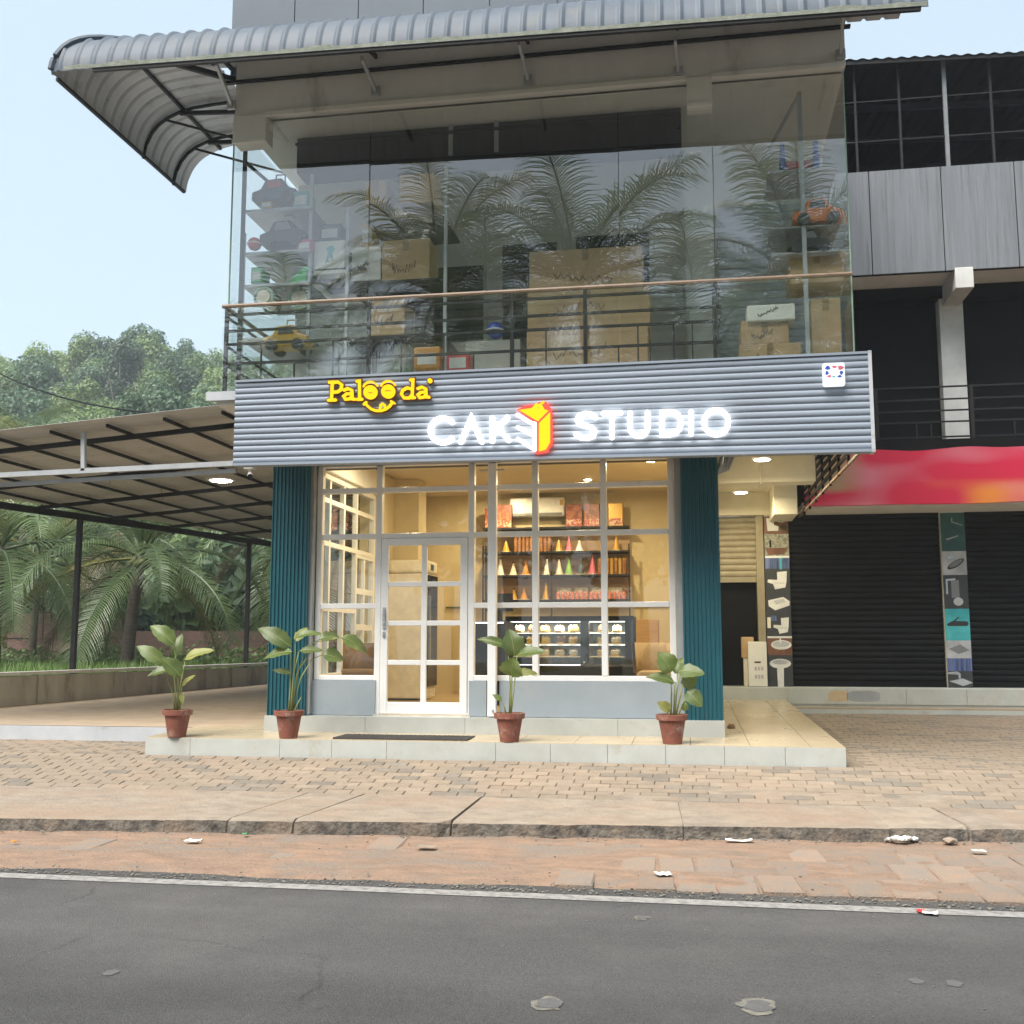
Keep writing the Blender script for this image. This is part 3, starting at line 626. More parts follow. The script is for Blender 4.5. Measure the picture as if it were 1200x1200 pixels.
def canopy(side, a0, a1, under=0):
    mb = MB(); cols = []; step = .195/10; n = int((a1-a0)/step)
    for i in range(n+1):
        u = a0+(a1-a0)*i/n; smin = 0
        if side == 'front' and u < XW: smin = s_at(XW-u)
        if side == 'left' and u < YW: smin = s_at(YW-u)
        cl = []; rr = rib(u)
        for k in range(17):
            s_ = smin+(1-smin)*k/16; o_, z = prof(s_); o2, z2 = prof(s_+.01); o1, z1 = prof(s_-.01)
            nx, nz = -(z2-z1), (o2-o1); l = math.hypot(nx, nz) or 1; nx /= l; nz /= l
            o_ += nx*(rr-under); z += nz*(rr-under)
            if side == 'front': cl.append((u, YW-o_, z+tilt(u)))
            else: cl.append((XW-o_, u, z+tilt(XW-o_)))
        cols.append(cl)
    return mb.grid(cols)
can = thing('bullnose_canopy', (-2, 10.5, 7.8), 'grey ribbed bullnose canopy wrapping the top of the shop', 'canopy')
fr = canopy('front', XW-1.315, 2.32).build('front_sheet', 'roof_metal', can, smooth=True)
canopy('front', XW-1.315, 2.32, .004).build('lining', 'roof_under', fr, smooth=True)
ls = canopy('left', YW-1.315, 13.05).build('side_sheet', 'roof_metal', can, smooth=True)
canopy('left', YW-1.315, 13.05, .004).build('lining', 'roof_under', ls, smooth=True)
hp = []
for k in range(17):
    o_, z = prof(k/16); hp.append(V(XW-o_, YW-o_, z+.03+tilt(XW-o_)))
MB().tube(hp, .035, 6).build('hip_cap', 'roof_metal', can)
mo = MB()
for i in range(300):
    u = -6.55+i*.0295
    if u > 2.3: break
    o_, z = prof(.985); k = .03+.05*max(0, noise.noise(Vector((u*2.3,1,1))))+.02*max(0, noise.noise(Vector((u*9,1,1))))
    mo.add([(u,YW-o_-.031,z+tilt(u)-.012),(u+.0295,YW-o_-.031,z+tilt(u+.03)-.012),(u+.0295,YW-o_-.030,z+k+tilt(u+.03)),(u,YW-o_-.030,z+k+tilt(u))], [(0,1,2,3)])
mo.build('mossy_drip_edge', 'roof_moss', can)
# steel under the canopy
def cpt(s_, x=None, y=None, drop=.03):
    o_, z = prof(s_)
    return V(x, YW-o_, z-drop+tilt(x)) if x is not None else V(XW-o_, y, z-drop+tilt(XW-o_))
for s_ in (.28, .97):
    MB().bar(cpt(s_, x=-5.4-PRO[2][0]*(1 if s_>.9 else .3)), cpt(s_, x=2.25), .04, .04).build('purlin', 'dark_steel', can)
    MB().bar(cpt(s_, y=YW-.3 if s_ < .9 else YW-1.2), cpt(s_, y=13.0), .035, .035).build('purlin', 'dark_steel', can)
MB().bar((-5.3,11.1,8.14), (1.8,11.1,8.14-.0), .05, .03).build('wall_angle', 'dark_steel', can)
for px, y0, y1 in ((257,68,122),(428,62,105),(612,44,92),(795,40,82),(985,12,62)):
    a = P(px-4 if px < 900 else px+3, y0+6, Y=10.25); b_ = P(px+14 if px < 300 else (px+12 if px < 500 else (px+7 if px < 700 else px)), y1, Y=11.09)
    br = MB().bar(a, b_, .028, .05).build('bracket', 'grey_steel', can)
    MB().bar(V(a.x,10.0,a.z+.1), V(b_.x,11.1,8.3), .03, .05).build('rafter', 'dark_steel', can)
    MB().box(b_.x-.05,b_.x+.05,11.08,11.115,b_.z-.06,b_.z+.04).build('bracket_plate', 'grey_steel', br)
for y in (11.9, 12.7):
    pts = [cpt(s_/10, y=y, drop=.05) for s_ in range(0, 11)]
    MB().tube(pts, .022, 5).build('curved_rib', 'dark_steel', can)
    MB().bar((-5.15,y,8.2), cpt(.3, y=y, drop=.07), .035, .05).build('rafter', 'dark_steel', can)
    MB().bar((-5.15,y,7.75), cpt(.42, y=y, drop=.06), .025, .025).build('bracket', 'dark_steel', can)
MB().bar((-5.2,11.25,8.25), (XW-.85,YW-.85,8.28+tilt(-6)), .05, .06).build('hip_rafter', 'dark_steel', can)

# ------------------------------------------------------------------ glass screen and balcony railing
gs = thing('glass_screen', (-1.7,11.17,4.4), 'tall frameless glass screen closing the upper balcony', 'glass screen')
SY = 11.17; gx = [-5.17]+[P(px, 300, Y=SY).x for px in (432, 726, 838)]+[1.715]
for a, bb in zip(gx[:-1], gx[1:]):
    t1, t2 = rng.uniform(-.008,.008), rng.uniform(-.008,.008)
    MB().add([(a+.004,SY,4.41),(bb-.004,SY+t1,4.41),(bb-.004,SY+t1+t2,7.69),(a+.004,SY+t2,7.69)], [(0,1,2,3)]).build('pane', 'screen_glass', gs)
for x in (-5.17, 1.715):
    MB().add([(x,SY+.01,4.41),(x,UW+.15,4.41),(x,UW+.15,7.69),(x,SY+.01,7.69)], [(0,1,2,3)]).build('side_pane', 'screen_glass', gs)
    MB().box(x-.006,x+.006,SY-.012,SY+.008,4.41,7.69).build('edge_strip', 'pale_green', gs)
rl = thing('balcony_railing', (-1.7,11.05,4.4), 'dark metal railing with brown handrail and glass panels on the balcony', 'railing')
RY = 11.06; z_r = 5.40
MB().tube([(-5.19,RY,5.415),(1.71,RY,5.395)], .025, 8).build('handrail', 'rail_brown', rl)
for px in (265, 432, 600, 686, 838): 
    x = P(px, 400, Y=RY).x; MB().box(x-.02,x+.02,RY-.015,RY+.02,4.4,5.39).build('post', 'dark_steel', rl)
for z in (5.31, 5.12, 4.965, 4.74): MB().box(-5.15,.37,RY-.012,RY+.012,z-.014,z+.014).build('rail', 'dark_steel', rl)
for px in (306, 345, 390, 470, 520, 555, 640, 725, 748, 790, 812):
    x = P(px, 420, Y=RY).x; MB().box(x-.008,x+.008,RY-.008,RY+.008,4.42,4.73 if px % 2 else 4.955).build('baluster', 'dark_steel', rl)
for x, in ((-5.15,),):
    for z in (5.3, 4.96, 4.74): MB().box(x-.012,x+.012,RY,12.9,z-.012,z+.012).build('rail', 'dark_steel', rl)
MB().tube([(-5.17,RY,5.415),(-5.17,12.9,5.415)], .025, 8).build('handrail', 'rail_brown', rl)
for a, bb in zip(gx[:-1], gx[1:]):
    t1 = rng.uniform(-.006,.006)
    MB().add([(a+.004,RY-.04,4.38),(bb-.004,RY-.04,4.38),(bb-.004,RY-.04+t1,5.385),(a+.004,RY-.04,5.385)], [(0,1,2,3)]).build('glass_panel', 'screen_glass', rl)

# ------------------------------------------------------------------ fascia sign
SGY = 10.9; sx0, sx1 = -4.925, 1.80; z0, z1 = 3.565, 4.475
sg = thing('sign_fascia', (-1.5,SGY,3.56), 'long grey corrugated metal fascia above the shop window', 'sign board')
r_ = MB(); zt = lambda x: 4.475+(x+4.9)*.003; zb = lambda x: 3.567-(x+4.9)*.0065
n = 14; pts0 = []; pts1 = []
for i in range(n*8+1):
    t = i/(n*8); d = abs(math.sin(math.pi*((i % 8)/8)))**.42*.02
    pts0.append((sx0, SGY-d, zb(sx0)+(zt(sx0)-zb(sx0))*t)); pts1.append((sx1, SGY-d, zb(sx1)+(zt(sx1)-zb(sx1))*t))
cuts = [0, .345, .69, 1.0]
for pi, (ca, cb) in enumerate(zip(cuts[:-1], cuts[1:])):
    rows = []
    for q in range(9):
        f = ca+(cb-ca+(.004 if pi < 2 else 0))*q/8
        rows.append([(a_[0]+(b0[0]-a_[0])*f, a_[1]-.0016*pi+.005*noise.noise(Vector((f*9, a_[2]*1.7, 2)))+.003*noise.noise(Vector((f*40, a_[2]*5, 6))), a_[2]+(b0[2]-a_[2])*f) for a_, b0 in zip(pts0, pts1)])
    MB().grid(rows).build('corrugated_sheet', 'sign_metal', sg, smooth=True)
for k in range(22):
    f = (k % 11)/10*.97+.015; x = sx0+(sx1-sx0)*f; z = (zb(x)+.1) if k < 11 else (zt(x)-.1)
    MB().lathe([(.009,0),(.009,.006),(.004,.008)], (0,0,0), 8).build('screw', 'grey_steel', sg).matrix_local = Matrix.Translation(V(x,SGY-.021,z)-sg.location) @ Matrix.Rotation(R(90), 4, 'X')
MB().bar((sx0,SGY+.03,zb(sx0)-.012), (sx1+.03,SGY+.03,zb(sx1)-.012), .13, .03).build('bottom_trim', 'sign_metal', sg)
MB().bar((sx0,SGY+.03,zt(sx0)+.012), (sx1+.03,SGY+.03,zt(sx1)+.012), .13, .025).build('top_trim', 'sign_metal', sg)
MB().box(sx1,sx1+.035,SGY-.035,SGY+.12,zb(sx1)-.03,zt(sx1)+.03).build('end_trim', 'white_paint', sg)
MB().box(sx0+.02,sx1-.02,SGY+.04,SGY+.1,3.6,4.44).build('backing_board', 'dark_steel', sg)
MB().box(sx0+.1,sx1-.1,SGY+.1,12.0,3.8,3.84).build('soffit_board', 'wall_paint', sg)
for px in (466, 837): 
    p = P(px, 541 if px < 600 else 531, Y=10.93); MB().ico(p, .018, sub=2).build('screw_cap', 'white_plastic', sg)

def stroke(mb, pts, wd, depth, y, zig=0, closed=False, cap=True):
    """polyline in photo pixels, drawn on the sign plane as a solid bar of width wd pixels"""
    n = len(pts); L_ = []; R_ = []; pts = [Vector(p) for p in pts]
    for i in range(n):
        a = pts[(i-1) % n] if (closed or i > 0) else pts[i]; b_ = pts[(i+1) % n] if (closed or i < n-1) else pts[i]
        d0 = (pts[i]-a); d1 = (b_-pts[i])
        if d0.length < 1e-6: d0 = d1
        if d1.length < 1e-6: d1 = d0
        d0.normalize(); d1.normalize(); t = (d0+d1).normalized(); nn = Vector((-t.y, t.x)); c = max(.35, nn.dot(Vector((-d0.y, d0.x))))
        L_.append(pts[i]+nn*wd/2/c); R_.append(pts[i]-nn*wd/2/c)
    if closed:
        q = lambda p, yy: P(p.x, p.y, Y=y)+V(0, yy, 0)
        for a, b_ in ((L_, R_),):
            for i in range(n):
                j = (i+1) % n
                f = [q(L_[i],-depth), q(L_[j],-depth), q(R_[j],-depth), q(R_[i],-depth), q(L_[i],0), q(L_[j],0), q(R_[j],0), q(R_[i],0)]
                mb.add(f, [(0,1,2,3),(0,4,5,1),(3,2,6,7)])
        return
    out = list(L_)
    if cap:
        d = (pts[-1]-pts[-2]).normalized(); a0 = math.atan2(d.y, d.x); out += [pts[-1]+Vector((math.cos(a0+t), math.sin(a0+t)))*wd/2 for t in (math.pi/3, 0, -math.pi/3)]
    out += R_[::-1]
    if cap:
        d = (pts[0]-pts[1]).normalized(); a0 = math.atan2(d.y, d.x); out += [pts[0]+Vector((math.cos(a0+t), math.sin(a0+t)))*wd/2 for t in (math.pi/3, 0, -math.pi/3)]
    mb_poly(mb, out, y, depth)
def mb_poly(mb, pts, y, depth):
    fr_ = [P(p[0], p[1], Y=y)+V(0,-depth,0) for p in pts]
    mb.prism(fr_, (0, depth, 0))
def arc(cx, cy, rx, ry, a0, a1, n=16): return [(cx+rx*math.cos(R(a0+(a1-a0)*k/n)), cy+ry*math.sin(R(a0+(a1-a0)*k/n))) for k in range(n+1)]
LY = SGY-.045
# white glowing words
t = thing('letter_sign', P(690,530,Y=LY), 'white glowing block letters of the shop name on grey fascia', 'letter sign')
def glyph(name, strokes, wd, mat='letter_white', par=None, y=LY, depth=.03):
    mb = MB()
    for i, st in enumerate(strokes): stroke(mb, st, wd, depth+i*.0008, y)
    return mb.build(name, mat, par or t)
glyph('letter_c', [arc(519.5,504.8,14.5,14.2,-42,-318,22)], 5.6)
glyph('letter_a', [[(540.5,518.5),(552.8,490.5),(565,518.2)]], 5.4)
glyph('letter_k', [[(577.2,490),(577.2,517.5)],[(579,506.5),(595,489.5)],[(585,502.5),(596.5,516.5)]], 5.4)
glyph('letter_s', [[(698,489.5),(694,486.5),(687,485.2),(679.5,487.2),(676.5,492.2),(678.8,497),(686,499.3),(693,501.2),(697,505.5),(695.2,511),(688.5,513.8),(680.5,512.9),(674.8,509.2)]], 5.4)
glyph('letter_t', [[(707,485),(727.5,484.2)],[(717.3,486),(717.3,513)]], 5.4)
glyph('letter_u', [[(738.5,484.3),(738.5,499)]+arc(748.7,501,10.2,10.3,170,10,12)+[(759,499),(759,483.8)]], 5.4)
glyph('letter_d', [[(776,483.2),(776,509.7),(784.5,509.4)]+arc(785,496,13,13,75,-75,14)+[(784,483),(776,483.2)]], 5.4)
glyph('letter_i', [[(810,483),(810,508.8)]], 5.4)
mb = MB(); stroke(mb, arc(839.3,495.3,14.2,14.2,0,345,23), 5.4, .03, LY, closed=True); mb.build('letter_o', 'letter_white', t)
# the cake: reversed letter as left face, yellow top and right face, red edge
ck = thing('cake_emblem', P(630,530,Y=LY), 'glowing yellow cake box emblem with red outline and cherry', 'emblem')
mb = MB(); mb_poly(mb, [(606,480.2),(618,475.5),(627,474.5),(632,471.5),(640,470.8),(646.5,479.5),(647.3,520),(641.5,529.5),(631,532),(626.5,530),(628,498)], LY, .018); mb.build('red_outline', 'letter_red', ck)
mb = MB(); mb_poly(mb, [(608.5,481),(629,478),(643,481.6),(630.6,494.2)], LY, .028); mb.build('top_face', 'cake_face', ck)
mb = MB(); mb_poly(mb, [(632,496.5),(645,483.5),(645,518.5),(640,527.3),(632,529.5)], LY, .028); mb.build('side_face', 'cake_face', ck)
glyph('letter_e', [[(627,497),(627,527.5)]], 4.2, par=ck)
glyph('letter_e_bar', [[(606.5,486.5),(625,497)],[(607,501),(625,510.5)],[(607,514.5),(625,526)]], 3.7, par=ck, depth=.027)
mb = MB(); stroke(mb, [(625.5,480),(629,475.5),(634,476.5),(636.5,480.5)], 4, .034, LY); mb.build('cherry', 'cake_face', ck)
mb = MB(); stroke(mb, [(632.5,475.5),(637.5,471.5)], 2.2, .036, LY); mb.build('stalk', 'letter_yellow', ck)
# yellow wordmark with smile
pw = thing('wordmark_sign', P(445,480,Y=LY), 'yellow glowing wordmark with two round eyes and a smiling tongue', 'letter sign')
YS = {
 'letter_p': [[(386.5,448.6),(393,448.2)],[(390.2,449),(389.2,469)],[(385.5,469.6),(394,469.2)],[(391,449)]+[(397,448.2),(401.3,451.5),(400.5,457),(396.5,459.8),(390.5,460.3)]],
 'letter_a': [[(403.5,457.8),(408.5,455.8),(413,458),(413.6,468),(416.5,468.4)],[(413,462),(407,462),(403.5,465),(405.5,468.4),(410,468),(413,465.5)]],
 'letter_l': [[(418.8,447.4),(421.8,447),(422.2,468)],[(419.5,468.6),(425,468.3)]],
 'letter_d': [[(483.5,467),(484.5,445.6),(481.5,446)],[(483,456.5),(478,455),(472.5,457.8),(471,462.5),(474,466.8),(480,467),(483.4,463.5)],[(483.6,466.6),(486.5,466.4)]],
 'letter_a_end': [[(490,456),(495,454.2),(499.6,456.4),(500.2,465.6),(503.4,466)],[(499.6,460),(493.5,460.4),(490.3,463.3),(492.4,466.5),(496.8,466),(499.8,463.5)]]}
for nm, st in YS.items():
    g_ = glyph(nm, st, 3.3, 'letter_yellow', pw, depth=.03)
    bk = MB(); [stroke(bk, s_, 6.6, .012+i*.0006, LY) for i, s_ in enumerate(st)]; bk.build('outline', 'letter_back', g_)
for (cx, cy) in ((434.8,460.3),(455.6,459.4)):
    mb = MB(); mb_poly(mb, arc(cx,cy,8.2,8.2,0,345,23), LY, .03); e_ = mb.build('eye', 'letter_yellow', pw)
    mb = MB(); mb_poly(mb, arc(cx,cy,10.6,10.6,0,345,23), LY, .013); mb.build('outline', 'letter_back', e_)
    mb = MB(); stroke(mb, arc(cx,cy-1,9.5,11.5,-150,-35,8), 2.0, .029, LY); mb.build('eyebrow', 'letter_yellow', pw)
mb = MB(); stroke(mb, [(433,460.5),(435,461.5),(437,460.5)], .9, .0312, LY); mb.build('pupil', 'letter_back', pw)
mb = MB(); stroke(mb, [(452.5,459),(455.5,458.4),(458.5,459)], .9, .0312, LY); mb.build('pupil', 'letter_back', pw)
sm = [(428.5,472.8)]+[(431,476),(435.5,479.8),(441,481.8),(447,481.8),(452.5,480),(457,476.8),(460.5,472.2)]
mb = MB(); stroke(mb, sm, 3, .03, LY); stroke(mb, [(427,474.4),(430,471.8)], 2.6, .0308, LY); stroke(mb, [(459,470.8),(462.6,473)], 2.6, .0308, LY); s_ = mb.build('smile', 'letter_yellow', pw)
mb = MB(); stroke(mb, sm, 6.2, .012, LY); mb.build('outline', 'letter_back', s_)
mb = MB(); stroke(mb, [(446,480),(446.5,475.5),(449,473.6),(451.6,475.2),(451.8,479)], 2.2, .0316, LY); mb.build('tongue', 'letter_yellow', pw)
mb = MB(); mb_poly(mb, arc(504.4,446.8,2.8,2.8,0,340,15), LY, .03); e_ = mb.build('dot', 'letter_yellow', pw)
mb = MB(); mb_poly(mb, arc(504.4,446.8,4.4,4.4,0,340,15), LY, .013); mb.build('outline', 'letter_back', e_)
# small lit square sign with a coloured print
sq = thing('square_light_box', P(977,452,Y=SGY-.1), 'small white lit square sign with pink and blue splashes', 'sign')
a = P(964,425,Y=SGY-.1); b_ = P(991,451,Y=SGY-.1)
MB().box(a.x,b_.x,SGY-.1,SGY-.02,b_.z,a.z).build('box_body', 'box_light', sq, bevel=.02)
for i, (px, py, w_, h_, mt) in enumerate([(970,431,6,5,'blue_plastic'),(969,437,4,5,'blue_plastic'),(985,431,7,5,'pink_plastic'),(986,437,4,5,'blue_plastic'),(978,430,6,3,'pink_plastic'),(972,441,5,3,'pink_plastic'),(984,441,5,3,'blue_plastic'),(977,441.5,4,2,'poster_teal')]):
    mb = MB(); mb_poly(mb, [(px+w_*.5*math.cos(k)*(1+.3*math.sin(3*k+i)), py+h_*.5*math.sin(k)) for k in (j*2*math.pi/12 for j in range(12))], SGY-.1005, .002+i*.0003); mb.build('print', mt, sq)
# ------------------------------------------------------------------ carport
cp = thing('carport', (-8,16,.62), 'lean-to carport with tan corrugated roof on black steel frame', 'carport')
def rz(x): return 4.64+.073*x                           # truss axis height
def lx(y): return -10.55+(y-17)*.16                     # left boundary
r_ = MB(); n = 0
for i in range(int(13.2/.02)+1):
    y = 11.55+i*.02; t = (y/.16) % 1; d = .02*(.5-.5*math.cos(2*math.pi*t))
    r_.v += [(lx(y)-.35, y, rz(lx(y)-.35)+.14+d), (-7.6, y, rz(-7.6)+.14+d), (-4.95, y, rz(-4.95)+.14+d)]
k = len(r_.v)//3; r_.f = [(3*i+j, 3*i+j+1, 3*i+j+4, 3*i+j+3) for i in range(k-1) for j in (0,1)]
r_.build('roof_sheet', 'carport_sheet', cp, smooth=True)
for y in (12.02, 14.2, 16.1, 17.85, 19.55, 21.4, 23.4):
    MB().bar((lx(y), y, rz(lx(y))), (-4.95, y, rz(-4.95)), .04, .06).build('truss_beam', 'dark_steel', cp)
for k in range(8):
    x = -5.45-k*.74
    MB().bar((x,11.7,rz(x)+.095), (x,24.4,rz(x)+.105), .03, .04).build('purlin', 'dark_steel', cp)
MB().bar((lx(11.6),11.6,rz(lx(11.6))-.05), (lx(24.4),24.4,rz(lx(24.4))-.05), .06, .11).build('edge_beam', 'dark_steel', cp)
for y in (12.0, 17.0, 22.3):
    x = lx(y)+.06; MB().box(x-.04,x+.04,y-.04,y+.04,cz(y),rz(x)-.1).build('post', 'dark_steel', cp)
a = P(-60,560,Y=11.75); b_ = P(277,543,Y=11.75)
MB().bar(a, b_, .05, .06).build('front_tube', 'grey_steel', cp)
a2 = P(-60,572,Y=12.2); b2 = P(277,552,Y=12.2); MB().bar(a2, b2, .05, .05).build('front_tube', 'conduit', cp)
p0 = P(98,506,Y=11.75); p1 = P(98,552,Y=11.75); MB().bar(p0, p1, .05, .05).build('front_upright', 'grey_steel', cp)
for (px, py, y) in ((43,612,12.3),(126,570,14.3),(188,590,16.2),(104,597,16.2),(213,560,14.3),(170,560,14.2)):
    p = P(px, py-8, Y=y); MB().tube([p+V(0,0,.14),p+V(.02,0,.05),p+V(.05,0,-.02),p+V(.03,0,-.07)], .004, 4).build('loose_wire', 'black', cp)
lamp('carport_lamp', P(259,562,Y=14.95), .17, 'lamp_cool', 13, (1,.92,.75), 'round glowing lamp under the carport roof')
# security camera under the fascia
c = P(293,549,Y=11.6); sc_ = thing('security_camera', c, 'small white security camera hanging below the fascia corner', 'camera')
MB().box(c.x-.06,c.x+.06,11.55,11.65,c.z-.01,c.z+.04).build('mount', 'white_plastic', sc_, bevel=.008)
MB().tube([c+V(0,0,-.01),c+V(.005,0,-.06)], .018, 8).build('arm', 'white_plastic', sc_)
bd = MB().tube([c+V(-.02,.06,-.05),c+V(.035,-.07,-.105)], .032, 12).build('body', 'white_plastic', sc_)
MB().tube([c+V(.0352,-.0705,-.1052),c+V(.04,-.083,-.11)], .031, 12).build('lens', 'black_gloss', bd)
# small white box on slab edge at the balcony corner, overhead cable
MB().box(-5.3,-4.94,10.95,11.0,4.3,4.4).build('drain_box', 'white_paint', B)
MB().tube([(lambda a,b_,t: a.lerp(b_,t)+V(0,0,-.5*t*(1-t)*2))(P(-20,427,Y=20), P(232,487,Y=13.2), k/16) for k in range(17)], .014, 5).build('overhead_cable', 'black', label='black overhead cable running down to the carport roof', cat='cable')

# ------------------------------------------------------------------ right-hand building
RB = thing('shuttered_building', (6,18,.5), 'dark shuttered two storey shop block with grey parapet beside the corner shop', 'building')
SY2, OY = 18.1, 17.0
MB().box(1.2,14,SY2+.1,26,.3,9.3).build('wall', 'black', RB)
# steps
MB().box(.33,14,17.75,18.3,.4,.92).build('step', 'tile_riser', RB, bevel=.01)
for a in range(12): MB().box(1.5+a*.9+.003,1.5+a*.9+.897,17.735,17.75,.66,.9).build('step_tile', 'tile_riser', RB)
MB().box(1.46,14,17.4,17.74,.3,.62).build('step', 'concrete_floor', RB)
MB().box(1.46,14,17.385,17.4,.3,.6).build('step_tile', 'tile_riser', RB)
for (px, w_, mt) in ((982,.3,'beige_fabric'),(1012,.5,'conduit')):
    c0 = P(px,812,Y=17.73); pts = [(c0.x+w_/2*math.copysign(abs(math.cos(t))**.5,math.cos(t))*(1+.12*noise.noise(Vector((t*2,px,1)))), 17.7345, .785+.085*math.copysign(abs(math.sin(t))**.5,math.sin(t))*(1+.15*noise.noise(Vector((t*2,px,5))))) for t in (k*2*math.pi/24 for k in range(24))]
    MB().prism(pts, (0,.0015,0)).build('patched_spot', mt, RB)

# ground floor shutters
def shutter(x0, x1, z0_, z1_, y, mat, par, pitch=.095, name='shutter'):
    mb = MB(); corr(mb, (x0,y,z0_+.09), (x1-x0,0,0), (0,0,1), z1_-z0_-.09, pitch, .022, (0,-1,0), 'rib', 6)
    o_ = mb.build(name, mat, par)
    MB().box(x0,x1,y-.03,y+.01,z0_,z0_+.09).build('bottom_rail', mat, o_)
    return o_
for a, bb in ((1.62,3.98),(4.36,7.2),(7.6,10.5)): shutter(a, bb, .92, 3.75, SY2, 'shutter_black', RB)
# poster pillars
for a, bb in ((1.22,1.6),(3.99,4.35),(7.22,7.58)): MB().box(a,bb,17.98,18.3,.92,3.75).build('pillar', 'wall_paint', RB)
# overhang with soffit, red board
MB().box(1.75,14,OY+.06,18.2,3.72,3.8).build('soffit', 'wall_paint', RB)
MB().box(1.75,14,OY+.1,18.2,3.8,4.75).build('upper_slab', 'black', RB)
# first floor
for a, bb in ((1.4,4.1),(4.55,8.4),(8.8,12)): shutter(a, bb, 4.78, 7.25, 18.25, 'shutter_black', RB, .085)
MB().box(4.13,4.5,17.95,18.4,4.75,7.5).build('pillar', 'plaster', RB)
MB().box(4.18,4.45,OY+.02,17.96,7.12,7.45).build('cantilever_beam', 'plaster', RB, bevel=.008)
MB().box(1.76,14,OY+.08,18.4,7.46,7.55).build('soffit', 'wall_paint', RB)
MB().box(1.76,14,17.9,18.4,7.25,7.46).build('head_beam', 'black', RB)
# parapet panels
pr = MB().box(1.76,14,OY+.07,OY+.2,7.44,9.12).build('parapet', 'dark_steel', RB)
xx = [1.76]+[P(px, 280, Y=OY+.05).x for px in (1021, 1106, 1193)]; xx += [xx[-1]+1.16*k for k in range(1, 7)]
for a, bb in zip(xx[:-1], xx[1:]): MB().box(a+.008,bb-.008,OY+.04,OY+.07,7.42,9.13).build('clad_panel', 'clad_streak', pr)
# roof shed of dark mesh and corrugated sheet
rt = MB(); 
for i in range(int(9.5/.04)):
    x = 1.7+i*.04; d = .03*(.5-.5*math.cos(2*math.pi*(x/.2))); rt.v += [(x,OY-.15,10.93-.045*(x-3)+d),(x,24,12.2-.045*(x-3)+d)]
k = len(rt.v)//2; rt.f = [(2*i,2*i+2,2*i+3,2*i+1) for i in range(k-1)]
shd = rt.build('roof_sheet', 'dark_steel', RB)
MB().bar((1.75,OY-.1,10.95), (11,OY-.1,10.6), .05, .06).build('eave_angle', 'dark_steel', shd)
MB().box(1.75,14,23.8,24,9,12.5).build('shed_back_wall', 'black', RB)
MB().box(1.75,1.8,OY+.3,24,9,12).build('shed_side_wall', 'black', RB)
for k, px in enumerate((1003, 1055, 1109, 1163, 1217, 1271)):
    x = P(px, 150, Y=OY+.1).x; w_ = .03 if k % 2 == 0 and k else .018
    MB().box(x-w_,x+w_,OY+.08,OY+.13,9.1,10.98-.045*(x-3)).build('mesh_post', 'grey_plastic' if w_ > .02 else 'dark_steel', RB)
for z in (9.62, 10.3): MB().bar((1.75,OY+.1,z+.05), (11,OY+.1,z-.0), .02, .02).build('mesh_rail', 'dark_steel', RB)
for y in (19,21,23): MB().bar((1.8,y,10.9+ (y-17)*.17), (11,y,10.55+(y-17)*.17), .08, .1).build('shed_purlin', 'slate', RB)
# balcony railing of the first floor
rr = thing('upper_railing', (5,OY+.3,4.75), 'black metal railing in front of the first floor shutters', 'railing')
for z in (5.62,5.42,5.24,5.06,4.82): MB().box(1.8,12,OY+.28,OY+.31,z-.012,z+.012).build('rail', 'dark_steel', rr)
for px in (1028, 1140, 1250): x = P(px,500,Y=OY+.3).x; MB().box(x-.025,x+.025,OY+.27,OY+.32,4.75,5.63).build('post', 'dark_steel', rr)
for px in (1075,1092,1190,1206): x = P(px,515,Y=OY+.3).x; MB().box(x-.01,x+.01,OY+.285,OY+.305,4.75,5.06).build('baluster', 'dark_steel', rr)
# red banner board: printed with soft pink and orange shapes
bn = bpy.data.materials.new('banner_print'); bn.use_nodes = True; M['banner_print'] = bn; N = bn.node_tree.nodes; L = bn.node_tree.links; bs = N['Principled BSDF']; bs.inputs['Roughness'].default_value = .45
ge = N.new('ShaderNodeNewGeometry'); mp = N.new('ShaderNodeMapping'); mp.inputs['Scale'].default_value = (.5,1,1.4); L.new(ge.outputs['Position'], mp.inputs[0])
nz = N.new('ShaderNodeTexNoise'); nz.inputs['Scale'].default_value = 1.3; nz.inputs['Detail'].default_value = 1; L.new(mp.outputs[0], nz.inputs['Vector'])
rp = N.new('ShaderNodeValToRGB'); e = rp.color_ramp.elements; e[0].position = .45; e[0].color = (.5,.005,.038,1); e[1].position = .64; e[1].color = (.52,.13,.17,1); L.new(nz.outputs['Fac'], rp.inputs[0])
sp = N.new('ShaderNodeSeparateXYZ'); L.new(ge.outputs['Position'], sp.inputs[0]); mr = N.new('ShaderNodeMapRange'); mr.inputs['From Min'].default_value = 4.12; mr.inputs['From Max'].default_value = 3.9; L.new(sp.outputs['Z'], mr.inputs['Value'])
n2 = N.new('ShaderNodeTexNoise'); n2.inputs['Scale'].default_value = 1.15; n2.inputs['Detail'].default_value = 0; mp2 = N.new('ShaderNodeMapping'); mp2.inputs['Location'].default_value = (3.1,0,.6); L.new(ge.outputs['Position'], mp2.inputs[0]); L.new(mp2.outputs[0], n2.inputs['Vector'])
mr2 = N.new('ShaderNodeMapRange'); mr2.inputs['From Min'].default_value = .53; mr2.inputs['From Max'].default_value = .68; L.new(n2.outputs['Fac'], mr2.inputs['Value'])
mu = N.new('ShaderNodeMath'); mu.operation = 'MULTIPLY'; L.new(mr.outputs[0], mu.inputs[0]); L.new(mr2.outputs[0], mu.inputs[1])
mx = N.new('ShaderNodeMix'); mx.data_type = 'RGBA'; mx.inputs['B'].default_value = (.62,.2,.02,1); L.new(mu.outputs[0], mx.inputs['Factor']); L.new(rp.outputs[0], mx.inputs['A']); 
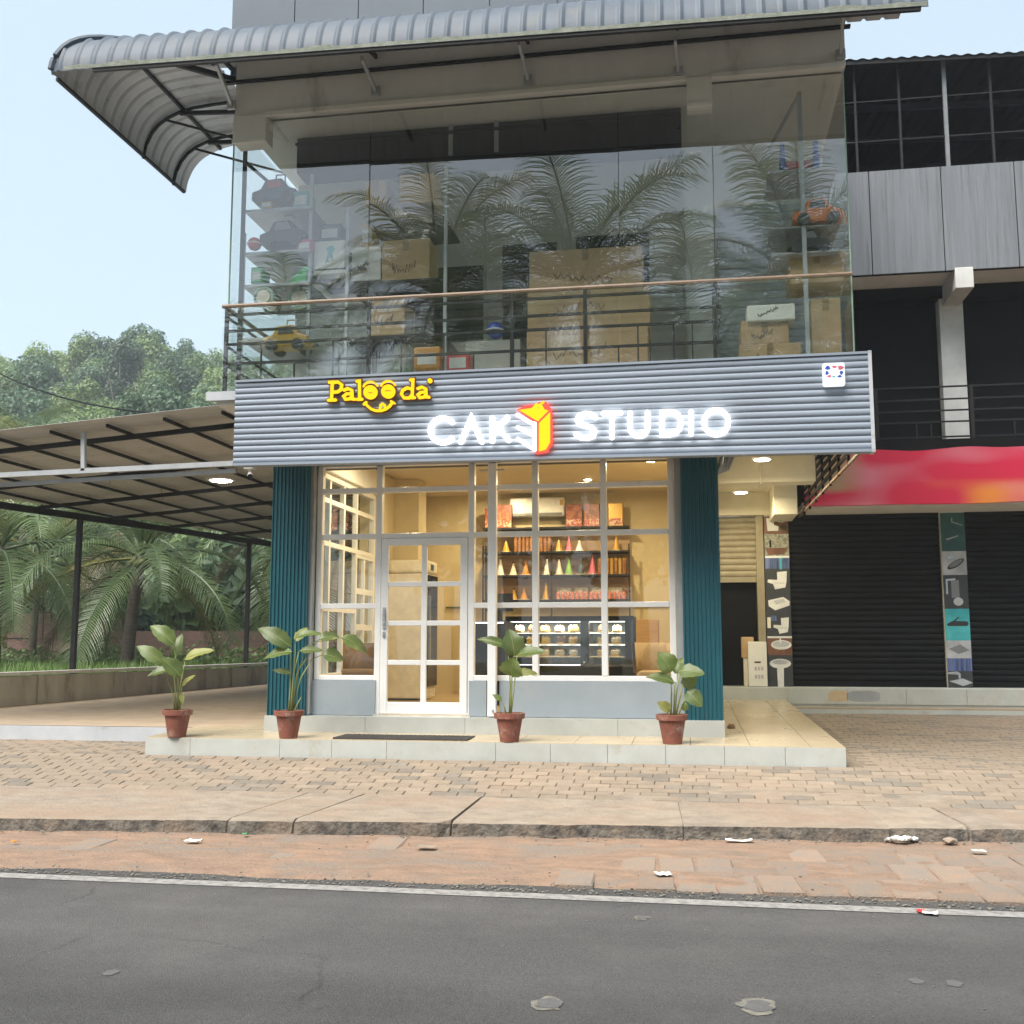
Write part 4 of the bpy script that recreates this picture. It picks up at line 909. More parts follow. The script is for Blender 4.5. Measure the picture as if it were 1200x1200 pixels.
mr3 = N.new('ShaderNodeMapRange'); mr3.inputs['From Min'].default_value = 2.75; mr3.inputs['From Max'].default_value = 2.3; L.new(sp.outputs['X'], mr3.inputs['Value'])
mr4 = N.new('ShaderNodeMapRange'); mr4.inputs['From Min'].default_value = 3.9; mr4.inputs['From Max'].default_value = 4.0; L.new(sp.outputs['Z'], mr4.inputs['Value'])
mu3 = N.new('ShaderNodeMath'); mu3.operation = 'MULTIPLY'; L.new(mr3.outputs[0], mu3.inputs[0]); L.new(mr4.outputs[0], mu3.inputs[1])
mx3 = N.new('ShaderNodeMix'); mx3.data_type = 'RGBA'; mx3.inputs['B'].default_value = (.33,.2,.1,1); L.new(mu3.outputs[0], mx3.inputs['Factor']); L.new(mx.outputs['Result'], mx3.inputs['A']); L.new(mx3.outputs['Result'], bs.inputs['Base Color'])
bb_ = thing('red_signboard', (6,OY,3.7), 'long crimson signboard with blurred pink and orange print above the shutters', 'sign board')
xs_ = [1.78+i*.1 for i in range(100)]
tz = [4.58+.05*noise.noise(Vector((x*1.3,0,3)))-.14*smooth(2.5,1.8,x) for x in xs_]; bz = [3.73+.02*noise.noise(Vector((x*1.1,4,3))) for x in xs_]
f_ = [(x,OY-.02+.015*noise.noise(Vector((x*2,1,1))),z) for x, z in zip(xs_, bz)]; t_ = [(x,OY-.01,z) for x, z in zip(xs_, tz)]
mb = MB().grid([f_, t_]); mb.grid([t_, [(p[0],OY+.08,p[2]) for p in t_]]); mb.grid([[(p[0],OY+.08,p[2]) for p in f_], f_]); mb.build('printed_face', 'banner_print', bb_)
# poster strips on the pillars
def poster(name, label, x0, x1, y, parts):
    tp = thing(name, ((x0+x1)/2, y, .95), label, 'poster')
    z = 3.7
    kf = 2.78/sum(p_[1] for p_ in parts)
    for mt, hh, shp in parts:
        hh *= kf
        pn = MB().box(x0,x1,y-.004,y,z-hh,z).build('picture', mt, tp)
        w_ = x1-x0; cx = (x0+x1)/2; cz_ = z-hh/2
        for k, (m2, pts) in enumerate(shp):
            MB().prism([(cx+a*w_, y-.0055-.0006*k, cz_+b_*w_) for a, b_ in pts], (0,.001,0)).build('print', m2, pn)
        z -= hh
ell = lambda cx, cy, rx, ry, n=14: [(cx+rx*math.cos(i*2*math.pi/n), cy+ry*math.sin(i*2*math.pi/n)) for i in range(n)]
rect = lambda a, b_, c_, d_: [(a,b_),(c_,b_),(c_,d_),(a,d_)]
toilet = [('white_plastic', [(-.02,.35),(.38,.38),(.36,-.05),(.3,-.3),(-.12,-.38),(-.2,-.15),(-.42,-.08),(-.4,.04),(-.02,.02)]), ('poster_grey', rect(-.1,-.1,.25,-.13))]
poster('basin_poster', 'narrow poster strip of white basins and toilets beside the open doorway', 1.215, 1.605, 17.975, [
 ('poster_wood', .34, [('white_plastic', [(-.4,.3),(-.1,.3),(-.08,0),(.1,-.05),(.08,-.25),(-.36,-.25)]), ('cream', ell(.22,.22,.2,.13)), ('soil_green', ell(.3,-.12,.15,.13))]),
 ('poster_floral', .42, [('poster_wood', [(-.5,-.12),(.45,-.12),(.3,-.4),(-.35,-.42)]), ('black', rect(-.3,-.1,-.22,.2)), ('white_plastic', rect(-.5,-.55,.5,-.46))]),
 ('poster_navy', .24, [('poster_teal', rect(.1,-.3,.18,.3))]), ('poster_dark', .44, toilet),
 ('poster_dark', .42, [('white_plastic', [(-.42,.12),(.2,.26),(.46,.08),(.44,-.1),(-.14,-.3),(-.4,-.12)]), ('poster_grey', [(-.2,.1),(.2,.18),(.3,.05),(-.1,-.06)])]),
 ('poster_dark', .42, [(m_, [(a*.8+.1, b_*.9) for a, b_ in p_]) for m_, p_ in toilet]+[('white_plastic', rect(-.5,-.52,.5,-.44)), ('cream', rect(-.48,-.1,-.34,.35)), ('poster_navy', rect(-.34,.2,-.1,.42))]),
 ('poster_wood', .34, [('white_plastic', ell(.06,.05,.42,.2)), ('poster_grey', ell(.06,.08,.34,.13)), ('white_plastic', rect(.0,.12,.06,.36))]),
 ('poster_dark', .58, [('white_plastic', ell(0,.3,.44,.2)), ('poster_grey', ell(0,.36,.34,.1)), ('white_plastic', [(-.14,.16),(.14,.16),(.12,-.66),(-.12,-.66)])])])
poster('shower_poster', 'narrow poster strip of chrome shower heads on the pillar between black shutters', 3.985, 4.355, 17.975, [
 ('poster_deep', .62, [('poster_grey', [(-.05,.6),(.0,.6),(.0,.45),(.4,.3),(.42,.26),(-.05,.42)]), ('poster_grey', [(-.3,-.3),(.2,-.15),(.22,-.19),(-.28,-.36)])]),
 ('poster_grey', .38, [('dark_plastic', [(a*.9+b_*.5, b_+a*.35-.06) for a, b_ in ell(.05,0,.38,.2)]), ('grey_plastic', [(a*.9+b_*.5, b_+a*.35-.04) for a, b_ in ell(.06,0,.3,.14)]), ('chrome', ell(-.16,.26,.12,.1))]),
 ('poster_dark', .54, [('grey_plastic', rect(-.18,-.25,.14,.5)), ('chrome', [(-.4,.55),(.0,.58),(.0,.5),(-.32,.48),(-.32,-.1),(-.4,-.1)]), ('poster_grey', ell(.08,-.42,.2,.18))]),
 ('poster_teal', .5, [('dark_plastic', [(-.45,.02),(-.2,.16),(.4,.14),(.46,.04),(.4,-.06),(-.38,-.06)]), ('dark_plastic', [(-.2,.14),(.05,.34),(.08,.3),(-.1,.14)])]),
 ('poster_grey', .28, [('grey_plastic', [(-.42,.02),(.05,.22),(.44,-.04),(-.02,-.2)])]),
 ('poster_navy', .2, []),
 ('poster_dark', .26, [('chrome', [(-.5,.3),(-.1,.34),(.02,.24),(.02,.02),(-.06,.02),(-.08,.2),(-.5,.22)]), ('poster_grey', [(-.45,-.08),(.1,.04),(.5,-.14),(.1,-.28)])])])

# ------------------------------------------------------------------ passage: doorway, boxes, lamps, railing
MB().box(.34,1.2,18.25,18.3,.92,3.72).build('doorway_back', 'black', RB)
MB().box(1.08,1.2,18.0,18.25,.92,3.72).build('door_jamb', 'shutter_tan', RB)
MB().box(.34,.42,18.0,18.25,.92,3.72).build('door_jamb', 'shutter_tan', RB)
shutter(.42,1.08,2.62,3.72,18.12,'shutter_tan',RB,.1,'half_open_shutter')
bx = thing('white_carton', (1.06,17.9,.92), 'tall white printed carton standing in the passage doorway', 'box')
a = P(876,752,Y=17.85); b_ = P(901,800,Y=17.85)
MB().box(a.x,b_.x-.02,17.82,18.1,.925,a.z).build('carton_body', 'white_box', bx, bevel=.01)
MB().box(a.x+.1,b_.x-.12,17.817,17.82,1.3,1.325).build('print', 'ink', bx)
for r0 in (1.18,1.05): 
    for k in range(3): MB().box(a.x+.1+k*.05,a.x+.135+k*.05,17.8175,17.82,r0,r0+.06).build('print', 'poster_grey', bx)
bx2 = thing('brown_carton', (.9,18,.92), 'brown cardboard box leaning behind the white carton', 'box')
MB().box(.8,1.0,18.0,18.2,1.38,1.72).build('carton_body', 'cardboard', bx2, bevel=.01); MB().box(.83,.93,18.02,18.2,.925,1.38).build('white_panel', 'white_box', bx2)
lamp('passage_lamp', P(893,537,Y=13.3), .1, 'lamp_cool', 16, (1,.86,.55), 'round lamp on passage ceiling before the beam', group=None)
lamp('passage_lamp', P(868,576,Y=16.6)+V(0,0,.0), .1, 'lamp_cool', 14, (1,.86,.55), 'round lamp on passage ceiling behind the beam')
pr_ = thing('passage_railing', (1.78,14.5,3.6), 'black slatted railing along the passage walkway edge', 'railing')
MB().bar((1.78,11.2,3.6), (1.78,18.0,3.68), .025, .03).build('bottom_rail', 'rail_brown', pr_)
for k in range(9):
    y = 11.5+k*.8; MB().box(1.765,1.795,y-.02,y+.02,3.6,4.6).build('post', 'black', pr_)
for k in range(8): MB().bar((1.78,11.2,3.72+k*.11), (1.78,18.0,3.78+k*.11), .02, .05).build('slat', 'black', pr_)
MB().tube([(1.72,12.6,4.4),(1.72,12.6,3.95)], .045, 10).build('drain_pipe', 'rail_brown', B)

# ------------------------------------------------------------------ shop interior
for i, (x, y, en) in enumerate(((-3.6,13.2,36),(-1.3,13.0,40),(-2.9,16.6,30),(-1.5,15.9,40),(-.5,14.4,34))):  # cooler lamp stands for the visible fitting; the other four are added fill
    lamp('ceiling_downlight', (x,y,4.084), .06, 'lamp_warm', en*.36, (1,.79,.47), ['added warm fill light above the shop door','added warm fill light inside the wide window','recessed warm downlight over the drinks cooler','added warm fill light in front of the shelves','added warm fill light over the cake counter'][i], 'downlight', 'warm downlights in the shop ceiling')
# drinks cooler
fx = P(455,700,Y=15.0).x; fx1 = P(499,700,Y=15.0).x
fr_ = thing('drinks_cooler', (fx,15.3,.8), 'tall cream upright cooler seen side-on behind the door', 'fridge')
MB().box(fx,fx1,15.0,15.62,.83,2.62).build('cabinet', 'cream', fr_, bevel=.015)
MB().box(fx,fx1+.02,15.0,15.64,2.625,2.82).build('header', 'cream', fr_, bevel=.04)
MB().box(fx1,fx1+.03,15.04,15.6,1.0,2.6).build('glass_door', 'black_gloss', fr_); MB().box(fx1+.03,fx1+.05,15.08,15.12,1.3,2.3).build('handle', 'chrome', fr_)
MB().box(fx1+.021,fx1+.03,15.2,15.35,2.68,2.76).build('badge', 'navy_plastic', fr_)
ch = thing('chest_freezer', (-2.95,16.9,.8), 'low cream chest freezer by the back wall', 'freezer')
MB().box(-3.35,-2.75,16.4,17.3,.83,1.3).build('cabinet', 'cream', ch, bevel=.02); MB().box(-3.37,-2.73,16.38,17.32,1.305,1.36).build('lid', 'white_plastic', ch, bevel=.01)
# black till counter with a light strip
ct = thing('till_counter', (-2.3,14.2,.8), 'black till counter with a glowing light strip along its top', 'counter')
a = P(553,728,Y=14.0); b_ = P(592,728,Y=14.0)
MB().box(a.x,b_.x,14.0,14.7,.81,a.z).build('counter_body', 'black', ct, bevel=.01)
MB().box(a.x,b_.x-.02,13.99,14.0,a.z-.03,a.z-.012).build('light_strip', 'led_white', ct)
til = thing('till_screen', (a.x+.3,14.3,a.z), 'small black till display on the counter', 'till')
MB().box(a.x+.12,a.x+.5,14.3,14.34,a.z+.14,a.z+.38).build('screen', 'black_gloss', til); MB().box(a.x+.27,a.x+.35,14.33,14.38,a.z,a.z+.15).build('stand', 'black', til); MB().box(a.x+.2,a.x+.42,14.24,14.46,a.z,a.z+.015).build('base', 'black', til)
# cake display case
cx0 = P(592,720,Y=15.4).x; cx1 = P(742,720,Y=15.4).x; cxm = P(688,720,Y=15.4).x
dc = thing('cake_display', ((cx0+cx1)/2,15.7,.8), 'black glass-fronted cake display case with lit shelves', 'display case')
zt_ = P(660,722,Y=15.4).z
f = MB(); f.box(cx0,cx1,15.42,16.1,.81,1.28); f.box(cx0,cx1,15.4,16.1,zt_-.07,zt_); f.box(cx0,cx0+.05,15.4,16.1,1.28,zt_-.07); f.box(cx1-.12,cx1,15.4,16.1,1.28,zt_-.07); f.box(cxm-.1,cxm+.02,15.4,16.1,1.28,zt_-.07); f.build('case_frame', 'black', dc)
MB().box(cx0+.05,cx1-.12,16.06,16.1,1.28,zt_-.07).build('back_mirror', 'poster_grey', dc)
for z in (1.42,1.6,1.77): MB().box(cx0+.05,cx1-.12,15.5,16.05,z,z+.012).build('shelf', 'grey_plastic', dc)
for z in (zt_-.085, 1.757, 1.587): MB().box(cx0+.06,cx1-.13,15.52,15.55,z,z+.01).build('light_strip', 'fridge_light', dc)
MB().box(cx0+.1,cxm-.1,15.405,15.415,1.3,1.31).build('led_edge', 'led_white', dc)
MB().add([(cx0,15.395,1.28),(cx1,15.395,1.28),(cx1,15.395,zt_-.07),(cx0,15.395,zt_-.07)], [(0,1,2,3)]).build('front_glass', 'window_glass', dc)
MB().box(cxm-.06,cxm-.03,15.37,15.395,1.33,1.36).build('lock', 'chrome', dc)
fl = bpy.data.lights.new('case_light', 'AREA'); fl.shape = 'RECTANGLE'; fl.size = cx1-cx0-.3; fl.size_y = .05; fl.energy = 9; fl.color = (1,.95,.8)
fo = bpy.data.objects.new('case_light', fl); col.objects.link(fo); fo.parent = dc; fo.location = V((cx0+cx1)/2,15.52,zt_-.1)-dc.location
lab = ['white cream cake','dark chocolate cake','golden yellow cake']
for i in range(24):
    z = (1.432,1.612,1.782)[i % 3]; x = cx0+.16+(i//3)*.205+rng.uniform(-.02,.02)
    if cxm-.2 < x < cxm+.1: continue
    if x > cx1-.2: continue
    k = rng.randrange(3); yk = 15.6+rng.uniform(-.03,.08); ck_ = thing('cake', (x,yk,z), lab[k]+' on a board in the display case', 'cake', 'cakes in the display case')
    MB().lathe([(.09,0),(.09,.006)], (x,yk,z), 16).build('cake_board', 'gold', ck_)
    bz_ = MB().lathe([(.07,.006),(.075,.02),(.075,.07),(.06,.085)], (x,yk,z), 16).build('cake_body', ('cake_white','cake_brown','cake_yellow')[k], ck_)
    for q in range(5): MB().ico((x+.045*math.cos(q*1.26),yk+.045*math.sin(q*1.26),z+.092), .014).build('topping', rng.choice(['can_red','cake_white','gold']), bz_)
    MB().box(x-.045,x+.045,15.493,15.496,z-.022,z+.02).build('price_card', 'yellow_plastic', ck_)
for z in (1.425,1.605,1.775): MB().box(cx0+.06,cx1-.13,15.486,15.492,z-.012,z+.008).build('shelf_edge', 'white_plastic', dc)
# shelving on the back wall with party goods
SX0, SX1, SHY = P(566,650,Y=17.1).x, P(737,650,Y=17.1).x, 17.1
rk = thing('display_shelves', ((SX0+SX1)/2,17.3,.8), 'dark shelving with party goods on the shop back wall', 'shelves')
SHX = P(646,650,Y=17.1).x
for x in (SX0, SX1, SHX, SX0+.045): MB().box(x-.012,x+.012,17.1,17.13,.82,3.2).build('upright', 'dark_steel', rk)
sz = [P(650,py,Y=17.1).z for py in (617.5, 646, 673.5, 702.5)]
for z in sz: MB().box(SX0,SX1,17.08,17.42,z-.03,z).build('shelf', 'dark_steel', rk)
MB().box(SX0,SX1,17.425,17.44,sz[3],sz[0]).build('back_panel', 'wood', rk)
def sx_(px): return P(px, 650, Y=17.2).x
def cone(px, lev, h_, mt, base='cream', w_=11):
    x = sx_(px); z = sz[lev]; k = 17.2/1250*1.02; o_ = thing('party_hat', (x,17.2,z), {'yellow_plastic':'yellow','pink_plastic':'pink','white_plastic':'white','lime':'lime green','slate':'slate blue','orange_sweet':'orange','cream':'cream','can_red':'red speckled','gold':'golden'}[mt]+' party cone on the '+('top','upper','middle','lowest')[lev]+' shelf', 'party cone', 'party cones on the shelves')
    r = w_*k/2; hh = h_*k
    MB().lathe([(r*.8,.012),(r*.55,hh*.4),(r*.3,hh*.75),(.008,hh)], (x,17.2,z), 12).build('cone', mt, o_)
    MB().lathe([(r*1.15,0),(r*1.15,.012)], (x,17.2,z), 12).build('base', base, o_)
    MB().ico((x,17.2,z+hh), .02).build('pompom', 'ink' if mt in ('white_plastic','yellow_plastic','cream') else mt, o_)
for a in ((593,1,14,'yellow_plastic'),(655,1,15,'yellow_plastic'),(667,1,16,'pink_plastic'),(679,1,14,'white_plastic'),(722.5,1,17,'gold'),
          (586.5,2,20,'white_plastic'),(601.5,2,15,'cream'),(616,2,16,'orange_sweet'),(641,2,20,'white_plastic'),(655,2,19,'cream'),(666.5,2,20,'lime'),(680.5,2,21,'slate'),(694,2,22,'pink_plastic'),
          (589,3,11,'can_red'),(602,3,13,'yellow_plastic'),(614,3,13,'orange_sweet'),(639.5,3,19,'gold')): cone(*a)
def stick(px, lev, h_, mt):
    x = sx_(px); z = sz[lev]; hh = h_*.0141; o_ = thing('confetti_popper', (x,17.22,z), ('gold capped brown' if mt == 'tube_dark' else 'yellow and brown')+' confetti tube standing on the '+('top','upper','middle','lowest')[lev]+' shelf', 'tube', 'confetti tubes on the shelves')
    MB().lathe([(.03,0),(.03,hh*.85)], (x,17.22,z), 8).build('tube_body', mt, o_); MB().lathe([(.031,hh*.852),(.031,hh)], (x,17.22,z), 8).build('cap', 'gold', o_)
for i in range(7): stick(604+i*4.6, 1, 23, 'tube_dark')
for i in range(3): stick(634+i*4.8, 1, 23, 'tube_dark')
for i in range(7): stick(702+i*4.9, 2, 19, 'gold' if i % 2 else 'tube_dark')
for i in range(15):
    x = sx_(654+i*5.5); o_ = thing('snow_spray_can', (x,17.16,sz[3]), 'small red and white can standing on the lowest shelf', 'can', 'cans on the lowest shelf')
    MB().lathe([(.032,0),(.032,.1),(.02,.115),(.02,.13)], (x,17.16,sz[3]), 10).build('can_body', 'can_red', o_)
for i in range(4):
    x = sx_(660+i*20); o_ = thing('spotted_bowl', (x,17.32,sz[3]), 'cream spotted paper pack behind the red cans', 'pack', 'spotted packs on the lowest shelf')
    MB().box(x-.12,x+.12,17.27,17.37,sz[3],sz[3]+.2).build('pack_body', 'spotted', o_, bevel=.03)
for px, wpx, hpx, mt in ((573,10,24,'box_brown'),(591,18,28,'box_brown'),(673,19,27,'box_brown'),(694,18,27,'box_brown'),(722,17,27,'gold')):
    x = sx_(px); z = sz[0]; w_ = wpx*.0141; o_ = thing('gift_box', (x,17.25,z), ('golden foil' if mt == 'gold' else 'brown chocolate-coloured')+' packet standing on top of the shelves', 'packet', 'packets on top of the shelves')
    MB().box(x-w_/2,x+w_/2,17.18,17.3,z,z+hpx*.0141).build('packet_body', mt, o_, bevel=.01)
    MB().box(x-w_/2+.01,x+w_/2-.01,17.177,17.18,z+.02,z+.13).build('front_print', 'box_red', o_)
# air conditioner
a = P(632,583,Y=17.3); b_ = P(662,605,Y=17.3)
ac = thing('air_conditioner', ((a.x+b_.x)/2,17.4,b_.z), 'white wall air conditioner above the display shelves', 'air conditioner')
MB().box(b_.x-.92,b_.x,17.26,17.48,b_.z,a.z).build('casing', 'white_plastic', ac, bevel=.03); MB().box(b_.x-.88,b_.x-.04,17.25,17.262,b_.z+.02,b_.z+.06).build('vent', 'grey_plastic', ac); MB().box(b_.x-.08,b_.x-.03,17.255,17.26,a.z-.14,a.z-.05).build('sticker', 'yellow_plastic', ac)
# chairs
def chair(x, y, rz_, mat, label):
    c = thing('lounge_chair', (x,y,.8), label, 'chair')
    MB().box(x-.25,x+.25,y-.25,y+.25,1.18,1.28).build('seat', mat, c, bevel=.04)
    bk = MB(); pts = [(x+.27*math.sin(R(t)), y+.27*math.cos(R(t))) for t in range(-100,101,20)]
    for z0_, z1_ in ((1.25,1.62),): bk.grid([[(p[0],p[1],z0_) for p in pts],[(x+(p[0]-x)*1.08,y+(p[1]-y)*1.08,z1_) for p in pts],[(x+(p[0]-x)*1.2,y+(p[1]-y)*1.2,z1_) for p in pts],[(x+(p[0]-x)*1.15,y+(p[1]-y)*1.15,z0_) for p in pts]])
    bk.build('backrest', mat, c, smooth=True)
    for sx__ in (-1,1):
        for sy__ in (-1,1): MB().tube([(x+sx__*.18,y+sy__*.18,1.18),(x+sx__*.23,y+sy__*.23,.8)], .014, 6).build('leg', 'wood', c)
    return c
p = P(420,780,Y=13.6); chair(p.x, 13.6, 0, 'brown_fabric', 'brown rounded chair by the side window of the shop')
p = P(772,780,Y=13.3); chair(p.x, 13.3, 0, 'beige_fabric', 'beige rounded chair behind the right end of the window')
MB().box(cx1+.05,cx1+.35,15.3,15.9,.8,1.95).build('wood_panel', 'wood', B)

# ------------------------------------------------------------------ goods stored on the glazed balcony
FZ = 4.4
def carton(px0, py0, px1, py1, y, dep, label, mt='cardboard', ink=True, name='cardboard_box'):
    a = P(px0, py0, Y=y); b_ = P(px1, py1, Y=y)
    o_ = thing(name, ((a.x+b_.x)/2, y, b_.z), label, 'box')
    bd = MB().box(a.x,b_.x,y,y+dep,b_.z,a.z).build('carton_body', mt, o_, bevel=.012)
    cx_ = (a.x+b_.x)/2
    if mt == 'cardboard': MB().box(cx_-.035,cx_+.035,y-.002,y,a.z-.14,a.z-.005).build('tape', 'tape', bd)
    if ink:
        r0 = random.Random(int(px0*7+py0)); w__ = b_.x-a.x; h__ = a.z-b_.z; q = V(a.x+w__*.22, y-.004, b_.z+h__*.45); pts = [q.copy()]
        for k in range(16): q = q+V(w__*.032*r0.uniform(.5,1.3), 0, h__*.2*(1 if k % 2 else -1)*r0.uniform(.3,1)); pts.append(q.copy())
        MB().tube(pts, .0045, 4).build('scribble', 'ink', bd)
    return o_
carton(620,295,753,338,11.75,.45,'wide cardboard box on top of the tall stack behind the railing')
carton(618,340,762,384,11.73,.5,'wide cardboard box in the middle of the tall stack')
carton(617,386,760,432,11.71,.5,'wide cardboard box at the bottom of the tall stack')
rk1 = thing('storage_rack', (-4.3,12.2,4.4), 'grey steel storage rack with toys at the balcony corner', 'rack')
for px in (363, 407, 522): x = P(px,320,Y=11.5).x; MB().box(x-.018,x+.018,11.48,11.52,4.41,P(px,{363:205,407:245,522:195}[px],Y=11.5).z).build('upright', 'grey_steel', rk1)
for px in (285, 363, 522): x = P(px,320,Y=12.55).x; MB().box(x-.018,x+.018,12.53,12.57,4.41,6.9).build('upright', 'grey_steel', rk1)
xl = P(283,320,Y=11.4).x
MB().box(xl-.02,xl+.02,11.38,11.42,4.41,P(283,168,Y=11.4).z).build('upright', 'dark_steel', rk1)
MB().bar((xl,11.4,7.3),(xl+.2,12.3,7.2), .03,.03).build('brace', 'dark_steel', rk1)
shelf_z = []
for py in (244, 294, 332, 395):
    z = P(325,py,Y=11.43).z; shelf_z.append(z); x1_ = P(363,300,Y=11.43).x
    MB().box(xl,x1_,11.42,11.45,z-.03,z).build('shelf_edge', 'grey_steel', rk1); MB().box(xl,x1_,11.45,12.55,z-.02,z-.005).build('shelf', 'grey_plastic', rk1)
for py, a_, c_ in ((330,407,522),(312,363,430),(395,407,522),(258,430,522)):
    z = P(460,py,Y=11.6).z; MB().box(P(a_,300,Y=11.6).x,P(c_,300,Y=11.6).x,11.55,12.4,z-.02,z).build('shelf', 'dark_steel', rk1)
def toy_car(px, py, wpx, y, mt, trim, label, name='toy_car'):
    c = P(px, py, Y=y); L_ = wpx*y/1250; o_ = thing(name, c, label, 'toy car'); k = L_/2
    out = [(-k,.12*L_),(-k*.98,.3*L_),(-k*.6,.36*L_),(-k*.4,.55*L_),(k*.3,.57*L_),(k*.55,.38*L_),(k*.95,.32*L_),(k,.14*L_),(k*.75,.1*L_),(-k*.75,.1*L_)]
    bd = MB().prism([(c.x+a, y-.2*L_, c.z+b_) for a, b_ in out], (0,.45*L_,0)).build('body', mt, o_, bevel=.02)
    MB().prism([(c.x+a*.8-.0, y-.2*L_-.004, c.z+b_) for a, b_ in [(-k*.42,.36*L_),(-k*.34,.51*L_),(k*.26,.53*L_),(k*.45,.37*L_)]], (0,.01,0)).build('window_trim', trim, bd)
    for sx__ in (-1,1):
        for yy_ in (-.23, .24):
            MB().tube([(c.x+sx__*k*.58,y+yy_*L_-.04,c.z+.12*L_),(c.x+sx__*k*.58,y+yy_*L_+.04,c.z+.12*L_)], .12*L_, 14).build('wheel', 'dark_plastic', o_)
    MB().tube([(c.x-k*.1,y,c.z+.55*L_),(c.x-k*.08,y,c.z+.72*L_),(c.x+k*.3,y,c.z+.72*L_),(c.x+k*.32,y,c.z+.55*L_)], .012, 6).build('push_bar', 'white_plastic', o_)
    return o_
toy_car(325,244,62,11.62,'navy_plastic','red_plastic','dark navy toy car with red trim on the top rack shelf')
toy_car(335,294,64,11.62,'dark_plastic','grey_plastic','black toy jeep on the middle rack shelf')
toy_car(338,414,60,11.5,'yellow_plastic','dark_plastic','yellow toy digger low behind the balcony rail')
toy_car(958,268,58,11.5,'orange_plastic','dark_plastic','orange toy car high on the right balcony shelf')
toy_car(948,300,50,11.55,'dark_plastic','grey_plastic','black toy car below the orange one')
# tricycle
c = P(338,350,Y=11.6); tc = thing('tricycle', c, 'green and pale child tricycle on the lower rack shelf', 'tricycle')
for dx, dy, r in ((.16,-.05,.13),(-.24,.1,.11),(-.24,-.16,.11)):
    ci = [(c.x+dx+r*math.cos(k*math.pi/8), 11.6+dy, c.z-.02+r*math.sin(k*math.pi/8)) for k in range(17)]
    wh = MB().tube(ci, .02, 6, cap=False).build('wheel', 'pale_green', tc); MB().tube([(c.x+dx,11.58+dy,c.z-.02),(c.x+dx,11.62+dy,c.z-.02)], r*.75, 12).build('hub', 'cream', wh)
MB().tube([(c.x-.24,11.57,c.z),(c.x-.1,11.57,c.z+.12),(c.x+.12,11.57,c.z+.15),(c.x+.16,11.55,c.z-.02)], .018, 6).build('frame', 'pale_green', tc)
MB().prism([(c.x-.02,11.5,c.z+.12),(c.x+.25,11.5,c.z+.16),(c.x+.3,11.5,c.z+.38),(c.x+.2,11.5,c.z+.34)], (0,.14,0)).build('seat', 'green_plastic', tc, bevel=.02)
MB().tube([(c.x-.25,11.45,c.z+.4),(c.x-.22,11.57,c.z+.42),(c.x-.25,11.75,c.z+.4)], .014, 6).build('handlebar', 'pale_green', tc)
# assorted boxes on the rack
o_ = carton(368,283,404,320,11.55,.5,'white box printed with a blue figure on the rack','white_box',False,'toy_box')
a = P(386,298,Y=11.545); mb = MB().prism([a+V(-.05,0,-.13),a+V(-.02,0,.02),a+V(-.04,0,.08),a+V(.03,0,.11),a+V(.07,0,.06),a+V(.03,0,.02),a+V(.05,0,-.09),a+V(.0,0,-.03)], (0,.002,0)); mb.build('print', 'poster_teal', o_)
carton(412,290,446,328,11.62,.4,'white box with lettering between the rack uprights','white_box',True,'toy_box')
carton(448,282,503,328,11.6,.45,'opened cardboard box with scribbled writing on the rack shelf')
carton(430,352,474,392,11.55,.45,'small cardboard box with scribbled mark below the rail')
carton(468,205,508,236,11.6,.4,'small cardboard box high on the rack top shelf',ink=False)
carton(428,212,452,238,11.62,.4,'square cardboard box high beside the rack upright',ink=False)
carton(545,400,610,436,12.2,.4,'white wrapped bundle on the balcony floor','white_box',False,'wrapped_bundle')
carton(925,296,990,330,11.55,.5,'cardboard box under the toys on the right side',ink=False)
carton(868,376,925,402,11.5,.5,'cardboard box marked with writing near the right railing')
carton(866,404,940,432,11.45,.5,'lower cardboard box near the right railing')
carton(875,358,932,374,11.45,.35,'long white appliance box lying on the cartons','white_box',True,'appliance_box')
carton(950,350,988,432,11.6,.5,'stack of dark brown cartons at the right end','cardboard',False)
# loose toys and packs among the rack
def pack(px, py, wpx, hpx, y, mt, label, name='toy_pack', round_=False):
    c = P(px, py, Y=y); w_ = wpx*y/1250; h_ = hpx*y/1250; o_ = thing(name, c, label, 'toy')
    if round_: MB().ico((c.x,y,c.z+w_/2), w_/2, sub=2).build('ball', mt, o_, smooth=True); MB().tube([(c.x+w_/2*1.01*math.cos(k*.524),y+w_/2*1.01*math.sin(k*.524),c.z+w_/2) for k in range(13)], .01, 5).build('band', 'white_plastic', o_)
    else:
        MB().box(c.x-w_/2,c.x+w_/2,y,y+.25,c.z,c.z+h_).build('pack_body', mt, o_, bevel=.02); MB().box(c.x-w_*.35,c.x+w_*.35,y-.003,y,c.z+h_*.2,c.z+h_*.7).build('print', 'white_plastic' if mt != 'white_plastic' else 'poster_teal', o_)
pack(352,244,22,24,11.50,'poster_teal','teal boxed toy beside the navy toy car')
pack(298,294,18,20,11.47,'red_plastic','red ball on the rack shelf under the toy jeep','toy_ball',True)
pack(356,294,20,16,11.47,'pink_plastic','pink toy pack at the end of the middle rack shelf')
pack(300,332,16,22,11.50,'green_plastic','green toy pack on the lower rack shelf')
pack(312,244,16,10,11.45,'yellow_plastic','small yellow toy box on the top rack shelf')
pack(386,330,26,30,11.70,'grey_plastic','grey toy pack under the white printed box')
pack(386,283,30,24,11.70,'poster_deep','dark green bag lying on the white printed box')
pack(430,290,18,34,11.85,'yellow_plastic','tall yellow toy pack behind the lettered box')
pack(536,436,30,26,11.65,'red_plastic','red toy pack on the balcony floor by the post')
pack(500,432,34,28,11.60,'orange_sweet','orange toy pack on the balcony floor')
